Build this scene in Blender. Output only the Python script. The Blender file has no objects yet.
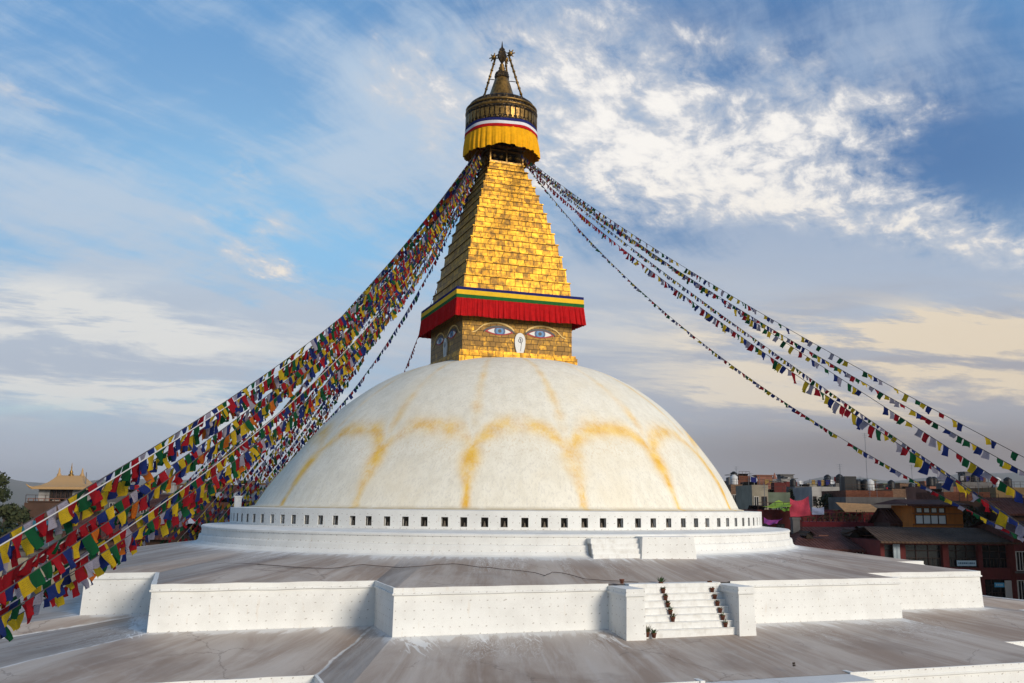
import bpy, math, random
from mathutils import Vector, Matrix
import numpy as np
SC = bpy.context.scene
COL = SC.collection
rad = math.radians
rng = random.Random(11)

# ------------------------------------------------------------------ camera
F, PITCH, ROLL, YAW, DIST, HC = 948.7, .1702, .0086, .014, 73.55, .354
_f = Vector((math.sin(YAW)*math.cos(PITCH), math.cos(YAW)*math.cos(PITCH), math.sin(PITCH)))
_r = Vector((math.cos(YAW), -math.sin(YAW), 0)); _u = _r.cross(_f)
RIGHT = _r*math.cos(ROLL)+_u*math.sin(ROLL); UP = _u*math.cos(ROLL)-_r*math.sin(ROLL); FWD = _f
EYE = Vector((0, -DIST, HC))
cam = bpy.data.objects.new('camera', bpy.data.cameras.new('camera')); COL.objects.link(cam)
m3 = Matrix((RIGHT, UP, -FWD)).transposed().to_4x4(); m3.translation = EYE
cam.matrix_world = m3
cam.data.sensor_width = 36; cam.data.lens = F/1024*36
cam.data.clip_start = .3; cam.data.clip_end = 60000
SC.camera = cam

def ray(px, py):
    return FWD + RIGHT*((px-512)/F) - UP*((py-341.5)/F)
def at(px, py, y):            # world point seen at a pixel, y metres in front of the camera along world +Y
    d = ray(px, py); return EYE + d*(y/d.y)
def at_z(px, py, z):
    d = ray(px, py); return EYE + d*((z-EYE.z)/d.z)
def pix(p):
    q = p-EYE; d = q.dot(FWD); return 512+F*q.dot(RIGHT)/d, 341.5-F*q.dot(UP)/d, d

# ------------------------------------------------------------------ node helpers
class NT:
    def __init__(s, nt): s.nt = nt
    def n(s, t, **k):
        o = s.nt.nodes.new(t)
        for a, b in k.items(): setattr(o, a, b)
        return o
    def put(s, sock, v):
        if v is None: return
        if isinstance(v, bpy.types.NodeSocket): s.nt.links.new(v, sock)
        elif isinstance(v, (tuple, list)) and sock.type == 'RGBA' and len(v) == 3: sock.default_value = (*v, 1)
        else: sock.default_value = v
    def m(s, op, a, b=None, c=None, clamp=False):
        o = s.n('ShaderNodeMath', operation=op, use_clamp=clamp)
        for i, v in enumerate((a, b, c)): s.put(o.inputs[i], v)
        return o.outputs[0]
    def add(s, a, b): return s.m('ADD', a, b)
    def sub(s, a, b): return s.m('SUBTRACT', a, b)
    def mul(s, a, b): return s.m('MULTIPLY', a, b)
    def ss(s, v, a, b):          # smoothstep a..b -> 0..1
        o = s.n('ShaderNodeMapRange', interpolation_type='SMOOTHSTEP')
        s.put(o.inputs[0], v); s.put(o.inputs[1], a); s.put(o.inputs[2], b)
        return o.outputs[0]
    def mix(s, f, a, b, mode='MIX'):
        o = s.n('ShaderNodeMix', data_type='RGBA', blend_type=mode)
        s.put(o.inputs[0], f); s.put(o.inputs[6], a); s.put(o.inputs[7], b)
        return o.outputs[2]
    def xyz(s, v):
        o = s.n('ShaderNodeSeparateXYZ'); s.put(o.inputs[0], v); return o.outputs
    def vec(s, x, y, z=0.):
        o = s.n('ShaderNodeCombineXYZ')
        for i, v in enumerate((x, y, z)): s.put(o.inputs[i], v)
        return o.outputs[0]
    def noise(s, v, scale, detail=4, rough=.55, dist=0., col=False):
        o = s.n('ShaderNodeTexNoise'); s.put(o.inputs['Vector'], v)
        s.put(o.inputs['Scale'], scale); o.inputs['Detail'].default_value = detail
        o.inputs['Roughness'].default_value = rough; o.inputs['Distortion'].default_value = dist
        return o.outputs['Color' if col else 'Fac']
    def vmul(s, v, t):
        o = s.n('ShaderNodeVectorMath', operation='MULTIPLY'); s.put(o.inputs[0], v); s.put(o.inputs[1], t); return o.outputs[0]
    def gauss(s, x, y, x0, y0, sx, sy, a=1., rot=0.):
        dx, dy = s.sub(x, x0), s.sub(y, y0)
        if rot:
            c, sn = math.cos(rot), math.sin(rot)
            dx, dy = s.add(s.mul(dx, c), s.mul(dy, sn)), s.sub(s.mul(dy, c), s.mul(dx, sn))
        q = s.add(s.m('POWER', s.m('ABSOLUTE', s.mul(dx, 1/sx)), 2.), s.m('POWER', s.m('ABSOLUTE', s.mul(dy, 1/sy)), 2.))
        return s.mul(s.m('EXPONENT', s.mul(q, -1.)), a)

def mat(name, col=(.5, .5, .5), rough=.8, metal=0., build=None, spec=.3):
    m = bpy.data.materials.new(name); m.use_nodes = True
    b = m.node_tree.nodes['Principled BSDF']
    b.inputs['Base Color'].default_value = (*col, 1); b.inputs['Roughness'].default_value = rough
    b.inputs['Metallic'].default_value = metal; b.inputs['Specular IOR Level'].default_value = spec
    if build: build(NT(m.node_tree), b)
    return m
def bump(t, b, h, strength=.3, dist=.05):
    o = t.n('ShaderNodeBump'); o.inputs['Strength'].default_value = strength; o.inputs['Distance'].default_value = dist
    t.put(o.inputs['Height'], h); t.nt.links.new(o.outputs[0], b.inputs['Normal'])
def objco(t): return t.n('ShaderNodeTexCoord').outputs['Object']
def uvco(t): return t.n('ShaderNodeUVMap').outputs[0]

# ------------------------------------------------------------------ world and sun
SUN_AZ, SUN_EL = rad(39), rad(21)    # azimuth measured from the camera's side of the stupa towards +x
sun_dir = Vector((math.sin(SUN_AZ)*math.cos(SUN_EL), -math.cos(SUN_AZ)*math.cos(SUN_EL), math.sin(SUN_EL)))
W = bpy.data.worlds.new('World'); SC.world = W; W.use_nodes = True
def build_world():
    t = NT(W.node_tree); bg = W.node_tree.nodes['Background']; bg.inputs['Strength'].default_value = .10
    sky = t.n('ShaderNodeTexSky', sky_type='NISHITA'); sky.sun_disc = False
    sky.sun_elevation = SUN_EL; sky.sun_rotation = math.pi-SUN_AZ; sky.altitude = 1300
    sky.air_density = 1.0; sky.dust_density = .6; sky.ozone_density = 2.
    d = t.n('ShaderNodeTexCoord').outputs['Generated']
    x, y, z = t.xyz(d)
    ys = t.m('MAXIMUM', y, .08); front = t.ss(y, .0, .25)
    U = t.m('DIVIDE', x, ys); V = t.m('DIVIDE', z, ys)
    zz = t.add(t.m('MAXIMUM', z, 0.), .14)
    P = t.vec(t.m('DIVIDE', x, zz), t.m('DIVIDE', y, zz), 0.)
    def uv(px, py):
        r = ray(px, py); return r.x/r.y, r.z/r.y
    def blob(px, py, sx, sy, a=1., rot=0.):
        u0, v0 = uv(px, py); return t.mul(t.gauss(U, V, u0, v0, sx/F, sy/F, a, rad(rot)), front)
    def warp(vec, scale, amt):
        w = t.noise(vec, scale, 3, .6, col=True); o = t.n('ShaderNodeVectorMath', operation='MULTIPLY_ADD'); t.put(o.inputs[0], w); o.inputs[1].default_value = (amt, amt, 0); t.put(o.inputs[2], vec); return o.outputs[0]
    def total(*b):
        s = b[0]
        for q in b[1:]: s = t.add(s, q)
        return s
    def rotP(vec, deg, sx, sy):
        a, b, _ = t.xyz(vec); c, s_ = math.cos(rad(deg)), math.sin(rad(deg))
        return t.vec(t.mul(t.add(t.mul(a, c), t.mul(b, s_)), sx), t.mul(t.sub(t.mul(b, c), t.mul(a, s_)), sy), 0.)
    PW = warp(P, 2.2, .16)
    big = t.noise(PW, 1.5, 5, .6)
    mott = t.noise(rotP(PW, -25, 1.35, .8), 12.5, 6, .62)              # broken altocumulus
    mott2 = t.noise(rotP(warp(P, 6., .06), 20, .8, 1.2), 3.6, 6, .6)
    cir = t.noise(rotP(PW, 55, .55, 2.3), 2.6, 6, .66)                 # fibrous veil
    cir2 = t.noise(rotP(warp(P, 1.3, .3), -38, .5, 2.), 1.9, 6, .68)
    lay = t.noise(t.vec(t.mul(U, 2.0), t.add(t.mul(V, 15.), t.mul(U, -1.6)), 1.), 1.1, 7, .62, .35)
    lay2 = t.noise(t.vec(t.mul(U, 3.6), t.add(t.mul(V, 24.), t.mul(U, 2.)), 5.), 1., 7, .66, .35)
    # coverage of the bright broken sheet, upper right of the tower
    cov = total(blob(600, 110, 120, 130, .15), blob(690, 150, 180, 90, .10), blob(470, 60, 60, 90, .06), blob(830, 125, 120, 40, .17, 10), blob(790, 195, 190, 46, .18, -8), blob(960, 235, 130, 30, .14, -24), blob(540, 50, 70, 50, .09), blob(780, 60, 200, 50, .09),
                blob(430, 110, 50, 90, .13, 30), blob(380, 70, 60, 60, .06), blob(262, 262, 60, 18, .20, -20), blob(244, 172, 36, 30, .13, -20), blob(276, 228, 30, 14, .11),
                blob(22, 92, 60, 16, .18, -26), blob(215, 215, 90, 18, .08, 0), blob(760, 240, 70, 14, -.08), blob(730, 80, 50, 18, -.06, -30), blob(640, 60, 40, 26, -.04))
    dens = t.add(t.add(t.mul(mott, .72), t.mul(mott2, .40)), cov)
    a1 = t.mul(t.ss(dens, .70, .84), t.ss(cov, .02, .14))
    a1b = t.mul(t.mul(t.ss(dens, .55, .76), t.ss(cov, .01, .18)), .6)
    # thin veil
    covs = total(blob(620, 140, 300, 200, .10), blob(60, 190, 190, 60, .20, -24), blob(150, 185, 120, 60, .06), blob(300, 50, 260, 60, .08, -30), blob(390, 120, 90, 130, .12, 15), blob(340, 200, 60, 60, .05),
                 blob(880, 60, 180, 90, .07, 25), blob(720, 30, 120, 50, .05), blob(880, 330, 300, 80, .34), blob(900, 270, 220, 40, .12), blob(80, 310, 150, 46, .24), blob(90, 350, 190, 50, .26), blob(290, 330, 150, 26, .24),
                 blob(670, 350, 170, 70, .30), blob(600, 300, 60, 40, .1), blob(970, 165, 90, 44, -.24), blob(590, 235, 60, 40, -.1), blob(760, 250, 120, 18, -.06), blob(30, 150, 60, 20, -.1), blob(300, 250, 120, 40, -.08), blob(250, 120, 90, 30, -.04))
    a2 = t.mul(t.ss(t.add(t.add(t.mul(cir, .60), t.mul(cir2, .40)), covs), .46, .74), .85)
    base = t.mix(front, sky.outputs[0], t.mix(t.ss(V, .05, .62), (3.5, 5.3, 7.0), (1.35, 3.5, 6.7)))
    base = t.mix(.22, base, sky.outputs[0])
    deep = total(blob(930, 150, 300, 130, .95), blob(640, 240, 130, 70, .5), blob(740, 20, 300, 80, .8), blob(470, 10, 80, 30, .2))
    base = t.mix(t.m('MINIMUM', deep, .95), base, (.75, 1.8, 3.9))
    lt = total(blob(200, 220, 220, 120, .55), blob(380, 260, 150, 90, .4))
    base = t.mix(lt, base, (2.5, 5.5, 8.4))
    veil = t.mix(t.ss(V, .12, .42), (5.0, 5.4, 6.1), t.mix(t.ss(U, -.1, .25), (4.8, 5.9, 7.2), (3.3, 4.3, 5.9)))
    c = t.mix(a2, base, veil)
    warm = t.mix(t.ss(V, .18, .40), (8.6, 7.8, 6.6), (9.2, 8.9, 8.5))
    c = t.mix(t.m('MINIMUM', a1b, 1.), c, (6.0, 6.2, 6.6))
    c = t.mix(t.m('MINIMUM', a1, 1.), c, t.mix(t.ss(dens, .72, .92), (6.2, 6.3, 6.7), warm))
    # layered low clouds
    right = t.ss(U, -.15, .45)
    lowg = t.mix(right, (4.1, 4.7, 5.7), (3.7, 3.55, 3.8))
    k_low = t.mul(t.ss(t.sub(.27, t.add(V, t.mul(t.sub(lay, .5), .26))), .0, .16), .84)
    c = t.mix(t.mul(k_low, t.add(.62, t.mul(right, .38))), c, lowg)
    peach = t.mul(t.ss(lay2, .43, .62), total(blob(955, 325, 200, 24, 1.3, 4), blob(860, 345, 160, 24, .8), blob(960, 388, 260, 44, 1.2), blob(100, 318, 200, 34, 1.3, -8), blob(60, 360, 170, 26, 1.0, -8), blob(120, 398, 220, 22, 1.3),
                  blob(740, 398, 130, 20, .8), blob(610, 330, 150, 60, .35), blob(200, 430, 240, 9, .8)))
    c = t.mix(t.m('MINIMUM', peach, .80), c, t.mix(right, (7.9, 7.8, 7.4), (8.6, 7.2, 5.2)))
    grey_ = t.mul(t.ss(lay, .52, .66), total(blob(180, 372, 180, 20, .55), blob(820, 360, 160, 20, .4), blob(100, 345, 150, 10, .4)))
    c = t.mix(grey_, c, (4.2, 4.7, 5.7))
    teal = t.mul(t.ss(t.sub(1., lay), .42, .6), total(blob(60, 408, 170, 12, .7), blob(30, 432, 120, 7, .7), blob(270, 395, 60, 12, .3)))
    c = t.mix(teal, c, (5.2, 7.0, 7.5))
    # murk just above the horizon
    hz = t.ss(t.sub(.098, t.add(V, t.mul(t.sub(lay, .5), .03))), -.012, .05)
    c = t.mix(t.mul(hz, .93), c, t.mix(right, (4.3, 4.8, 5.7), (2.15, 1.80, 1.72)))
    hz2 = t.ss(V, .05, -.01)
    c = t.mix(t.mul(hz2, t.sub(1., right)), c, (3.2, 3.9, 5.0))
    t.put(bg.inputs['Color'], c)
build_world()
sl = bpy.data.lights.new('sun', 'SUN'); sl.energy = 2.9; sl.angle = rad(20.); sl.color = (1., .90, .75)
so = bpy.data.objects.new('sun', sl); COL.objects.link(so)
so.rotation_euler = (-sun_dir).to_track_quat('-Z', 'Y').to_euler()
vs = SC.view_settings; vs.view_transform = 'Standard'; vs.look = 'None'; vs.exposure = .11; vs.gamma = 1.; vs.use_curve_mapping = False
SC.cycles.max_bounces = 6; SC.cycles.use_denoising = True; SC.cycles.volume_bounces = 0

# ------------------------------------------------------------------ mesh helpers
class MB:
    def __init__(s): s.v = []; s.f = []; s.mi = []; s.uv = []; s.sm = []
    def face(s, pts, mi=0, uv=None, smooth=False):
        i = len(s.v); s.v += [tuple(p) for p in pts]; s.f.append(tuple(range(i, i+len(pts)))); s.mi.append(mi); s.uv.append(uv); s.sm.append(smooth)
    def box(s, x0, x1, y0, y1, z0, z1, mi=0, M=None, top=0., skip=''):
        a = top
        p = [Vector(q) for q in ((x0, y0, z0), (x1, y0, z0), (x1, y1, z0), (x0, y1, z0), (x0+a, y0+a, z1), (x1-a, y0+a, z1), (x1-a, y1-a, z1), (x0+a, y1-a, z1))]
        if M is not None: p = [M @ q for q in p]
        i = len(s.v); s.v += [tuple(q) for q in p]
        for k, q in (('b', (0, 3, 2, 1)), ('t', (4, 5, 6, 7)), ('f', (0, 1, 5, 4)), ('r', (1, 2, 6, 5)), ('k', (2, 3, 7, 6)), ('l', (3, 0, 4, 7))):
            if k in skip: continue
            s.f.append(tuple(i+j for j in q)); s.mi.append(mi); s.uv.append(None); s.sm.append(False)
    def tube(s, pts, r, n=6, mi=0, r1=None, cap=True):
        pts = [Vector(p) for p in pts]; i0 = len(s.v); N = len(pts)
        for k, p in enumerate(pts):
            d = (pts[min(k+1, N-1)]-pts[max(k-1, 0)]).normalized()
            a = d.cross(Vector((0, 0, 1)));
            if a.length < 1e-3: a = d.cross(Vector((1, 0, 0)))
            a.normalize(); b = d.cross(a); rr = r if r1 is None else r+(r1-r)*k/max(1, N-1)
            for j in range(n):
                w = 2*math.pi*j/n; s.v.append(tuple(p+(a*math.cos(w)+b*math.sin(w))*rr))
        for k in range(N-1):
            for j in range(n):
                a_ = i0+k*n+j; b_ = i0+k*n+(j+1) % n
                s.f.append((a_, b_, b_+n, a_+n)); s.mi.append(mi); s.uv.append(None); s.sm.append(n > 5)
        if cap:
            s.f.append(tuple(i0+j for j in range(n))[::-1]); s.mi.append(mi); s.uv.append(None); s.sm.append(False)
            s.f.append(tuple(i0+(N-1)*n+j for j in range(n))); s.mi.append(mi); s.uv.append(None); s.sm.append(False)
    def lathe(s, prof, n=48, c=(0, 0), mi=0, smooth=True, fn=None):
        i0 = len(s.v); N = len(prof)
        for k, (r, z) in enumerate(prof):
            for j in range(n):
                w = 2*math.pi*j/n; rr, zz = (r, z) if fn is None else fn(r, z, w)
                s.v.append((c[0]+rr*math.cos(w), c[1]+rr*math.sin(w), zz))
        for k in range(N-1):
            for j in range(n):
                a = i0+k*n+j; b = i0+k*n+(j+1) % n
                s.f.append((a, b, b+n, a+n)); s.mi.append(mi); s.uv.append(None); s.sm.append(smooth)
        return s
    def prism(s, pts, z0, z1, mi=0, M=None):      # pts ccw in xy
        a = [Vector((*p, z0)) for p in pts]; b = [Vector((*p, z1)) for p in pts]
        if M is not None: a = [M @ q for q in a]; b = [M @ q for q in b]
        n = len(pts); i = len(s.v); s.v += [tuple(q) for q in a+b]
        for f in [tuple(range(i, i+n))[::-1], tuple(range(i+n, i+2*n))]+[(i+j, i+(j+1) % n, i+n+(j+1) % n, i+n+j) for j in range(n)]:
            s.f.append(f); s.mi.append(mi); s.uv.append(None); s.sm.append(False)
    def build(s, name, mats, parent=None, loc=None, rz=0., weld=False):
        me = bpy.data.meshes.new(name); me.from_pydata(s.v, [], s.f)
        for m in (mats if isinstance(mats, (list, tuple)) else [mats]): me.materials.append(m)
        me.polygons.foreach_set('material_index', s.mi)
        me.polygons.foreach_set('use_smooth', s.sm)
        if any(u is not None for u in s.uv):
            ul = me.uv_layers.new(name='UVMap'); k = 0
            for p, u in zip(s.f, s.uv):
                for j in range(len(p)):
                    if u is not None: ul.data[k].uv = u[j]
                    k += 1
        me.update()
        o = bpy.data.objects.new(name, me); COL.objects.link(o)
        if parent is not None: o.parent = parent
        if loc is not None: o.location = loc
        o.rotation_euler.z = rz
        return o
def tag(o, label=None, cat=None, group=None, kind=None):
    for k, v in (('label', label), ('category', cat), ('group', group), ('kind', kind)):
        if v: o[k] = v
    return o
def empty(name, loc=(0, 0, 0), rz=0., parent=None, **k):
    o = bpy.data.objects.new(name, None); COL.objects.link(o); o.location = loc; o.rotation_euler.z = rz
    if parent is not None: o.parent = parent
    tag(o, **k); return o
def copy_tree(o, parent=None):
    c = o.copy(); COL.objects.link(c)
    if parent is not None: c.parent = parent
    for ch in list(o.children): copy_tree(ch, c)
    return c

# ------------------------------------------------------------------ materials
PHI0 = rad(-90-5.9)      # direction (seen from above) of the saffron column nearest the camera axis
def b_plaster(t, b):
    o = objco(t); uv = uvco(t); u, v, _ = t.xyz(uv)
    n1 = t.noise(o, .8, 5, .6); n2 = t.noise(o, 9., 4, .6)
    c = t.mix(t.ss(n1, .35, .75), (.78, .775, .745), (.69, .68, .65))
    c = t.mix(t.mul(t.ss(n2, .60, .72), .35), c, (.55, .50, .45))
    # grid of small hooks and nail holes
    jit = t.noise(uv, 1.7, 1, .5)
    fu = t.sub(t.m('FRACT', t.add(t.mul(u, 1/.43), t.mul(jit, 1.1))), .5); fv = t.sub(t.m('FRACT', t.add(t.mul(v, 1/.37), t.mul(jit, .5))), .5)
    d = t.m('SQRT', t.add(t.m('POWER', t.m('ABSOLUTE', fu), 2.), t.m('POWER', t.m('ABSOLUTE', fv), 2.)))
    dots = t.mul(t.ss(d, .10, .045), t.ss(t.noise(uv, 2.1, 2), .30, .42))
    c = t.mix(t.mul(dots, .62), c, (.30, .25, .21))
    rust = t.mul(t.ss(t.noise(t.vec(t.mul(u, 3.), t.mul(v, .6)), 1.3, 3), .62, .75), .25)
    c = t.mix(rust, c, (.62, .50, .36))
    t.put(b.inputs['Base Color'], c); bump(t, b, t.add(n1, t.mul(n2, .3)), .35, .03)
M_plaster = mat('white_plaster', rough=.9, build=b_plaster)
def b_plain(t, b):
    o = objco(t); n = t.noise(o, 3., 5, .6); n2 = t.noise(t.vmul(o, (6., 6., .8)), 1., 4)
    c = t.mix(t.ss(n, .4, .75), (.78, .775, .75), (.66, .64, .60))
    c = t.mix(t.mul(t.ss(n2, .58, .75), .4), c, (.55, .53, .50))
    t.put(b.inputs['Base Color'], c); bump(t, b, n, .3, .03)
M_white = mat('whitewash', rough=.9, build=b_plain)
def b_dome(t, b):
    o = objco(t); x, y, z = t.xyz(o)
    phi = t.m('ARCTAN2', y, x)
    fr = t.m('FRACT', t.add(t.mul(t.sub(phi, PHI0-rad(17.96)), 1/rad(22.5)), 32.))
    # (the stupa's own turn of 17.96 degrees is taken out so that phi is measured as in PHI0)
    wob = t.sub(t.noise(o, .35, 4, .6), .5); wob2 = t.sub(t.noise(t.vmul(o, (1., 1., .45)), 1.1, 4, .6), .5)
    d = t.m('MINIMUM', fr, t.sub(1., fr)); d = t.m('ABSOLUTE', t.add(d, t.mul(wob, .07)))
    arch = t.m('SQRT', t.m('MAXIMUM', t.sub(1., t.m('POWER', t.m('ABSOLUTE', t.sub(1., t.mul(d, 2.))), 2.4)), .0))
    za = t.add(t.add(3.1, t.mul(arch, 2.1)), t.mul(wob, .9))
    m_arch = t.m('EXPONENT', t.mul(t.m('POWER', t.m('ABSOLUTE', t.m('DIVIDE', t.sub(z, za), .62)), 2.), -1.))
    spill = t.mul(t.ss(z, 1., 0.), 0.)
    wcol = t.add(.034, t.mul(t.ss(z, .6, 3.2), .060))
    m_col = t.m('EXPONENT', t.mul(t.m('POWER', t.m('ABSOLUTE', t.m('DIVIDE', t.add(d, t.mul(wob2, .05)), wcol)), 2.), -1.))
    m_col = t.mul(m_col, t.ss(z, 5.0, 3.4))
    m_up = t.mul(t.m('EXPONENT', t.mul(t.m('POWER', t.m('ABSOLUTE', t.m('DIVIDE', t.add(d, t.mul(wob2, .12)), .065)), 2.), -1.)), t.mul(t.mul(t.ss(z, 4.2, 5.6), t.add(.35, t.mul(t.ss(t.noise(o, .30, 3), .35, .65), .65))), .62))
    drip = t.noise(t.vmul(o, (1.2, 1.2, .14)), 1.4, 4, .6)
    drip2 = t.noise(t.vmul(o, (5.2, 5.2, .16)), 1.6, 4, .6)
    runs = t.mul(t.mul(t.ss(drip2, .50, .64), t.mul(t.ss(z, t.sub(za, 2.6), za), t.ss(z, t.add(za, .25), t.sub(za, .1)))), .38)
    msk = t.m('MAXIMUM', t.m('MAXIMUM', t.m('MAXIMUM', t.mul(m_arch, .8), m_col), m_up), runs)
    msk = t.mul(msk, t.add(t.add(.42, t.mul(t.ss(t.noise(o, .50, 4), .35, .62), .62)), t.mul(t.sub(drip2, .5), .9)))
    base = t.mix(t.ss(drip, .35, .7), (.85, .805, .69), (.77, .72, .60))
    base = t.mix(t.mul(t.ss(drip2, .46, .72), .5), base, (.60, .565, .50))
    base = t.mix(t.mul(t.ss(t.noise(o, .22, 4), .5, .68), .35), base, (.80, .70, .52))
    c = t.mix(msk, base, t.mix(t.ss(t.noise(o, 1.2, 4), .35, .7), (.86, .56, .12), (.76, .42, .05)))
    foot = t.mul(t.ss(z, .32, .0), t.ss(t.noise(o, 1.3, 4), .25, .55))
    c = t.mix(t.mul(foot, .75), c, (.62, .50, .30))
    rim = t.mul(t.ss(t.m('ABSOLUTE', t.sub(z, .07)), .06, .02), .5)
    c = t.mix(rim, c, (.35, .28, .18))
    t.put(b.inputs['Base Color'], c); bump(t, b, t.add(t.mul(drip2, .6), drip), .35, .04)
M_dome = mat('dome_limewash', rough=.88, build=b_dome)
def b_roof(t, b):
    o = objco(t); x, y, z = t.xyz(o); r = t.m('SQRT', t.add(t.mul(x, x), t.mul(y, y)))
    nx, ny = t.m('DIVIDE', x, r), t.m('DIVIDE', y, r)
    s1 = t.noise(t.vec(t.mul(nx, 17.), t.mul(ny, 17.), t.mul(r, .10)), 1., 6, .62, .6)
    s2 = t.noise(t.vec(t.mul(nx, 70.), t.mul(ny, 70.), t.mul(r, .22)), 1., 4, .6, .8)
    s3 = t.noise(o, .28, 4, .55)
    u, v, _ = t.xyz(uvco(t))               # v = metres from the wall above, u = 0..1 across the slope
    c = t.mix(t.ss(s1, .32, .68), (.29, .218, .17), (.47, .41, .36))
    c = t.mix(t.mul(t.ss(s2, .48, .72), .4), c, (.52, .48, .45))
    c = t.mix(t.mul(t.ss(s3, .5, .68), .32), c, (.17, .125, .10))
    wn = t.noise(t.vec(t.mul(nx, 45.), t.mul(ny, 45.), t.mul(r, .35)), 1., 5, .65, .5)
    edge = t.ss(t.sub(v, t.mul(t.sub(wn, .45), 3.4)), 1.0, .0)
    edge = t.m('MAXIMUM', edge, t.mul(t.ss(t.sub(v, t.mul(t.sub(s3, .5), 2.)), 2.4, .0), .35))
    c = t.mix(t.mul(edge, .85), c, (.70, .70, .69))
    dr = t.noise(t.vec(t.mul(nx, 120.), t.mul(ny, 120.), t.mul(r, .9)), 1., 3, .6, 1.2)
    dm = t.mul(t.mul(t.ss(t.m('ABSOLUTE', t.sub(dr, .5)), .03, .006), t.ss(v, 5.5, 1.)), t.ss(t.noise(t.vec(nx, ny, 0.), 7., 3), .50, .60))
    c = t.mix(t.mul(dm, .7), c, (.74, .74, .73))
    cv = t.n('ShaderNodeTexVoronoi', feature='DISTANCE_TO_EDGE'); cv.inputs['Scale'].default_value = .21
    wv = t.noise(o, .9, 4, .6, col=True); wo = t.n('ShaderNodeVectorMath', operation='MULTIPLY_ADD'); t.put(wo.inputs[0], wv); wo.inputs[1].default_value = (1.6, 1.6, 0); t.put(wo.inputs[2], o); t.put(cv.inputs['Vector'], wo.outputs[0])
    crack = t.mul(t.ss(cv.outputs['Distance'], .012, .003), t.ss(t.noise(o, .16, 2), .48, .58))
    c = t.mix(t.mul(crack, .35), c, (.09, .07, .06))
    pat = t.ss(t.noise(o, .55, 5, .7), .60, .66); c = t.mix(t.mul(pat, .14), c, (.52, .50, .48))
    for (x0, y0, x1, y1) in ((-13.6, -22.9, -17.2, -29.5), (-23.9, -14.9, -32.6, -17.2), (-23.9, -22.9, -32.6, -29.5)):
        L_ = math.hypot(x1-x0, y1-y0); dx, dy = (x1-x0)/L_, (y1-y0)/L_
        al = t.add(t.mul(t.sub(x, x0), dx), t.mul(t.sub(y, y0), dy)); ac = t.add(t.sub(t.mul(t.sub(y, y0), dx), t.mul(t.sub(x, x0), dy)), t.mul(t.sub(t.noise(o, 1.1, 3), .5), .35))
        ln_ = t.mul(t.mul(t.ss(t.m('ABSOLUTE', ac), .13, .04), t.mul(t.ss(al, -.3, .1), t.ss(al, L_+.3, L_))), t.ss(t.noise(o, 1.7, 3), .30, .5))
        c = t.mix(t.mul(ln_, .75), c, (.70, .69, .67))
    # limewash spilled at the foot of the long wall
    sw = t.noise(t.vec(t.mul(x, 3.4), t.mul(y, .55), 0.), 1., 5, .7, 1.1)
    for (x0, wd, ln) in ((-12.6, 1.1, 5.2), (-9.6, .35, 4.5), (-7.3, .5, 3.0), (-3.6, .7, 5.5), (-24.5, .8, 2.)):
        reg = t.mul(t.m('EXPONENT', t.mul(t.m('POWER', t.m('ABSOLUTE', t.mul(t.sub(t.sub(x, x0), t.mul(v, -.08)), 1/wd)), 2.), -1.)), t.mul(t.ss(v, ln, .3), t.ss(r, 27.5, 28.4)))
        c = t.mix(t.mul(t.ss(t.add(sw, t.mul(reg, .24)), .66, .72), reg), c, (.76, .76, .75))
    t.put(b.inputs['Base Color'], c); t.put(b.inputs['Roughness'], t.add(.55, t.mul(s1, .3)))
    bump(t, b, t.add(s3, t.mul(s2, .3)), .3, .05)
M_roof = mat('weathered_screed', rough=.7, build=b_roof)
def b_gold(sx, sz, dark=.0):
    def f(t, b):
        u, v, _ = t.xyz(uvco(t)); o = objco(t)
        br = t.n('ShaderNodeTexBrick'); br.offset = .37; br.inputs['Scale'].default_value = 1.; br.inputs['Mortar Size'].default_value = .020
        br.inputs['Brick Width'].default_value = sx; br.inputs['Row Height'].default_value = sz; br.inputs['Mortar Smooth'].default_value = .3
        br.inputs['Color1'].default_value = (0, 0, 0, 1); br.inputs['Color2'].default_value = (1, 1, 1, 1); br.inputs['Mortar'].default_value = (.5, .5, .5, 1)
        nz = t.noise(uvco(t), 1.1, 3, .5, col=True)
        w = t.n('ShaderNodeVectorMath', operation='MULTIPLY_ADD'); t.put(w.inputs[0], nz); w.inputs[1].default_value = (.55, .04, 0); t.put(w.inputs[2], uvco(t))
        t.put(br.inputs['Vector'], w.outputs[0])
        tone = t.xyz(br.outputs['Color'])[0]; mort = br.outputs['Fac']
        n = t.noise(o, 2.4, 6, .65); n2 = t.noise(t.vmul(o, (4., 4., .8)), 1.4, 4)
        c = t.mix(t.ss(t.add(t.mul(tone, .6), t.mul(n, .5)), .2, .95), (.62, .325, .034), (.42, .205, .020))
        grime = t.ss(t.add(t.add(t.mul(n, .75), t.mul(n2, .35)), t.mul(tone, .10)), .50-dark, .80-dark)
        c = t.mix(t.mul(grime, .75), c, (.15, .085, .025)); c = t.mix(t.mul(mort, .9), c, (.05, .03, .012))
        t.put(b.inputs['Base Color'], c)
        t.put(b.inputs['Roughness'], t.add(.42, t.mul(n, .25))); t.put(b.inputs['Metallic'], t.sub(.80, t.mul(grime, .5)))
        bump(t, b, t.add(t.add(t.mul(mort, -1.), t.mul(tone, .25)), t.mul(n, .6)), .55, .05)
    return f
M_gold = mat('gilt_copper_sheet', build=b_gold(.66, .5, .0))
M_gold_body = mat('gilt_copper_tiles', build=b_gold(.50, .38, .17))
def b_goldp(t, b):
    o = objco(t); n = t.noise(o, 4., 5, .65)
    t.put(b.inputs['Base Color'], t.mix(t.ss(n, .40, .72), (.30, .17, .045), (.06, .038, .016)))
M_gold_dull = mat('tarnished_gilt', rough=.42, metal=.7, build=b_goldp)
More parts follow.
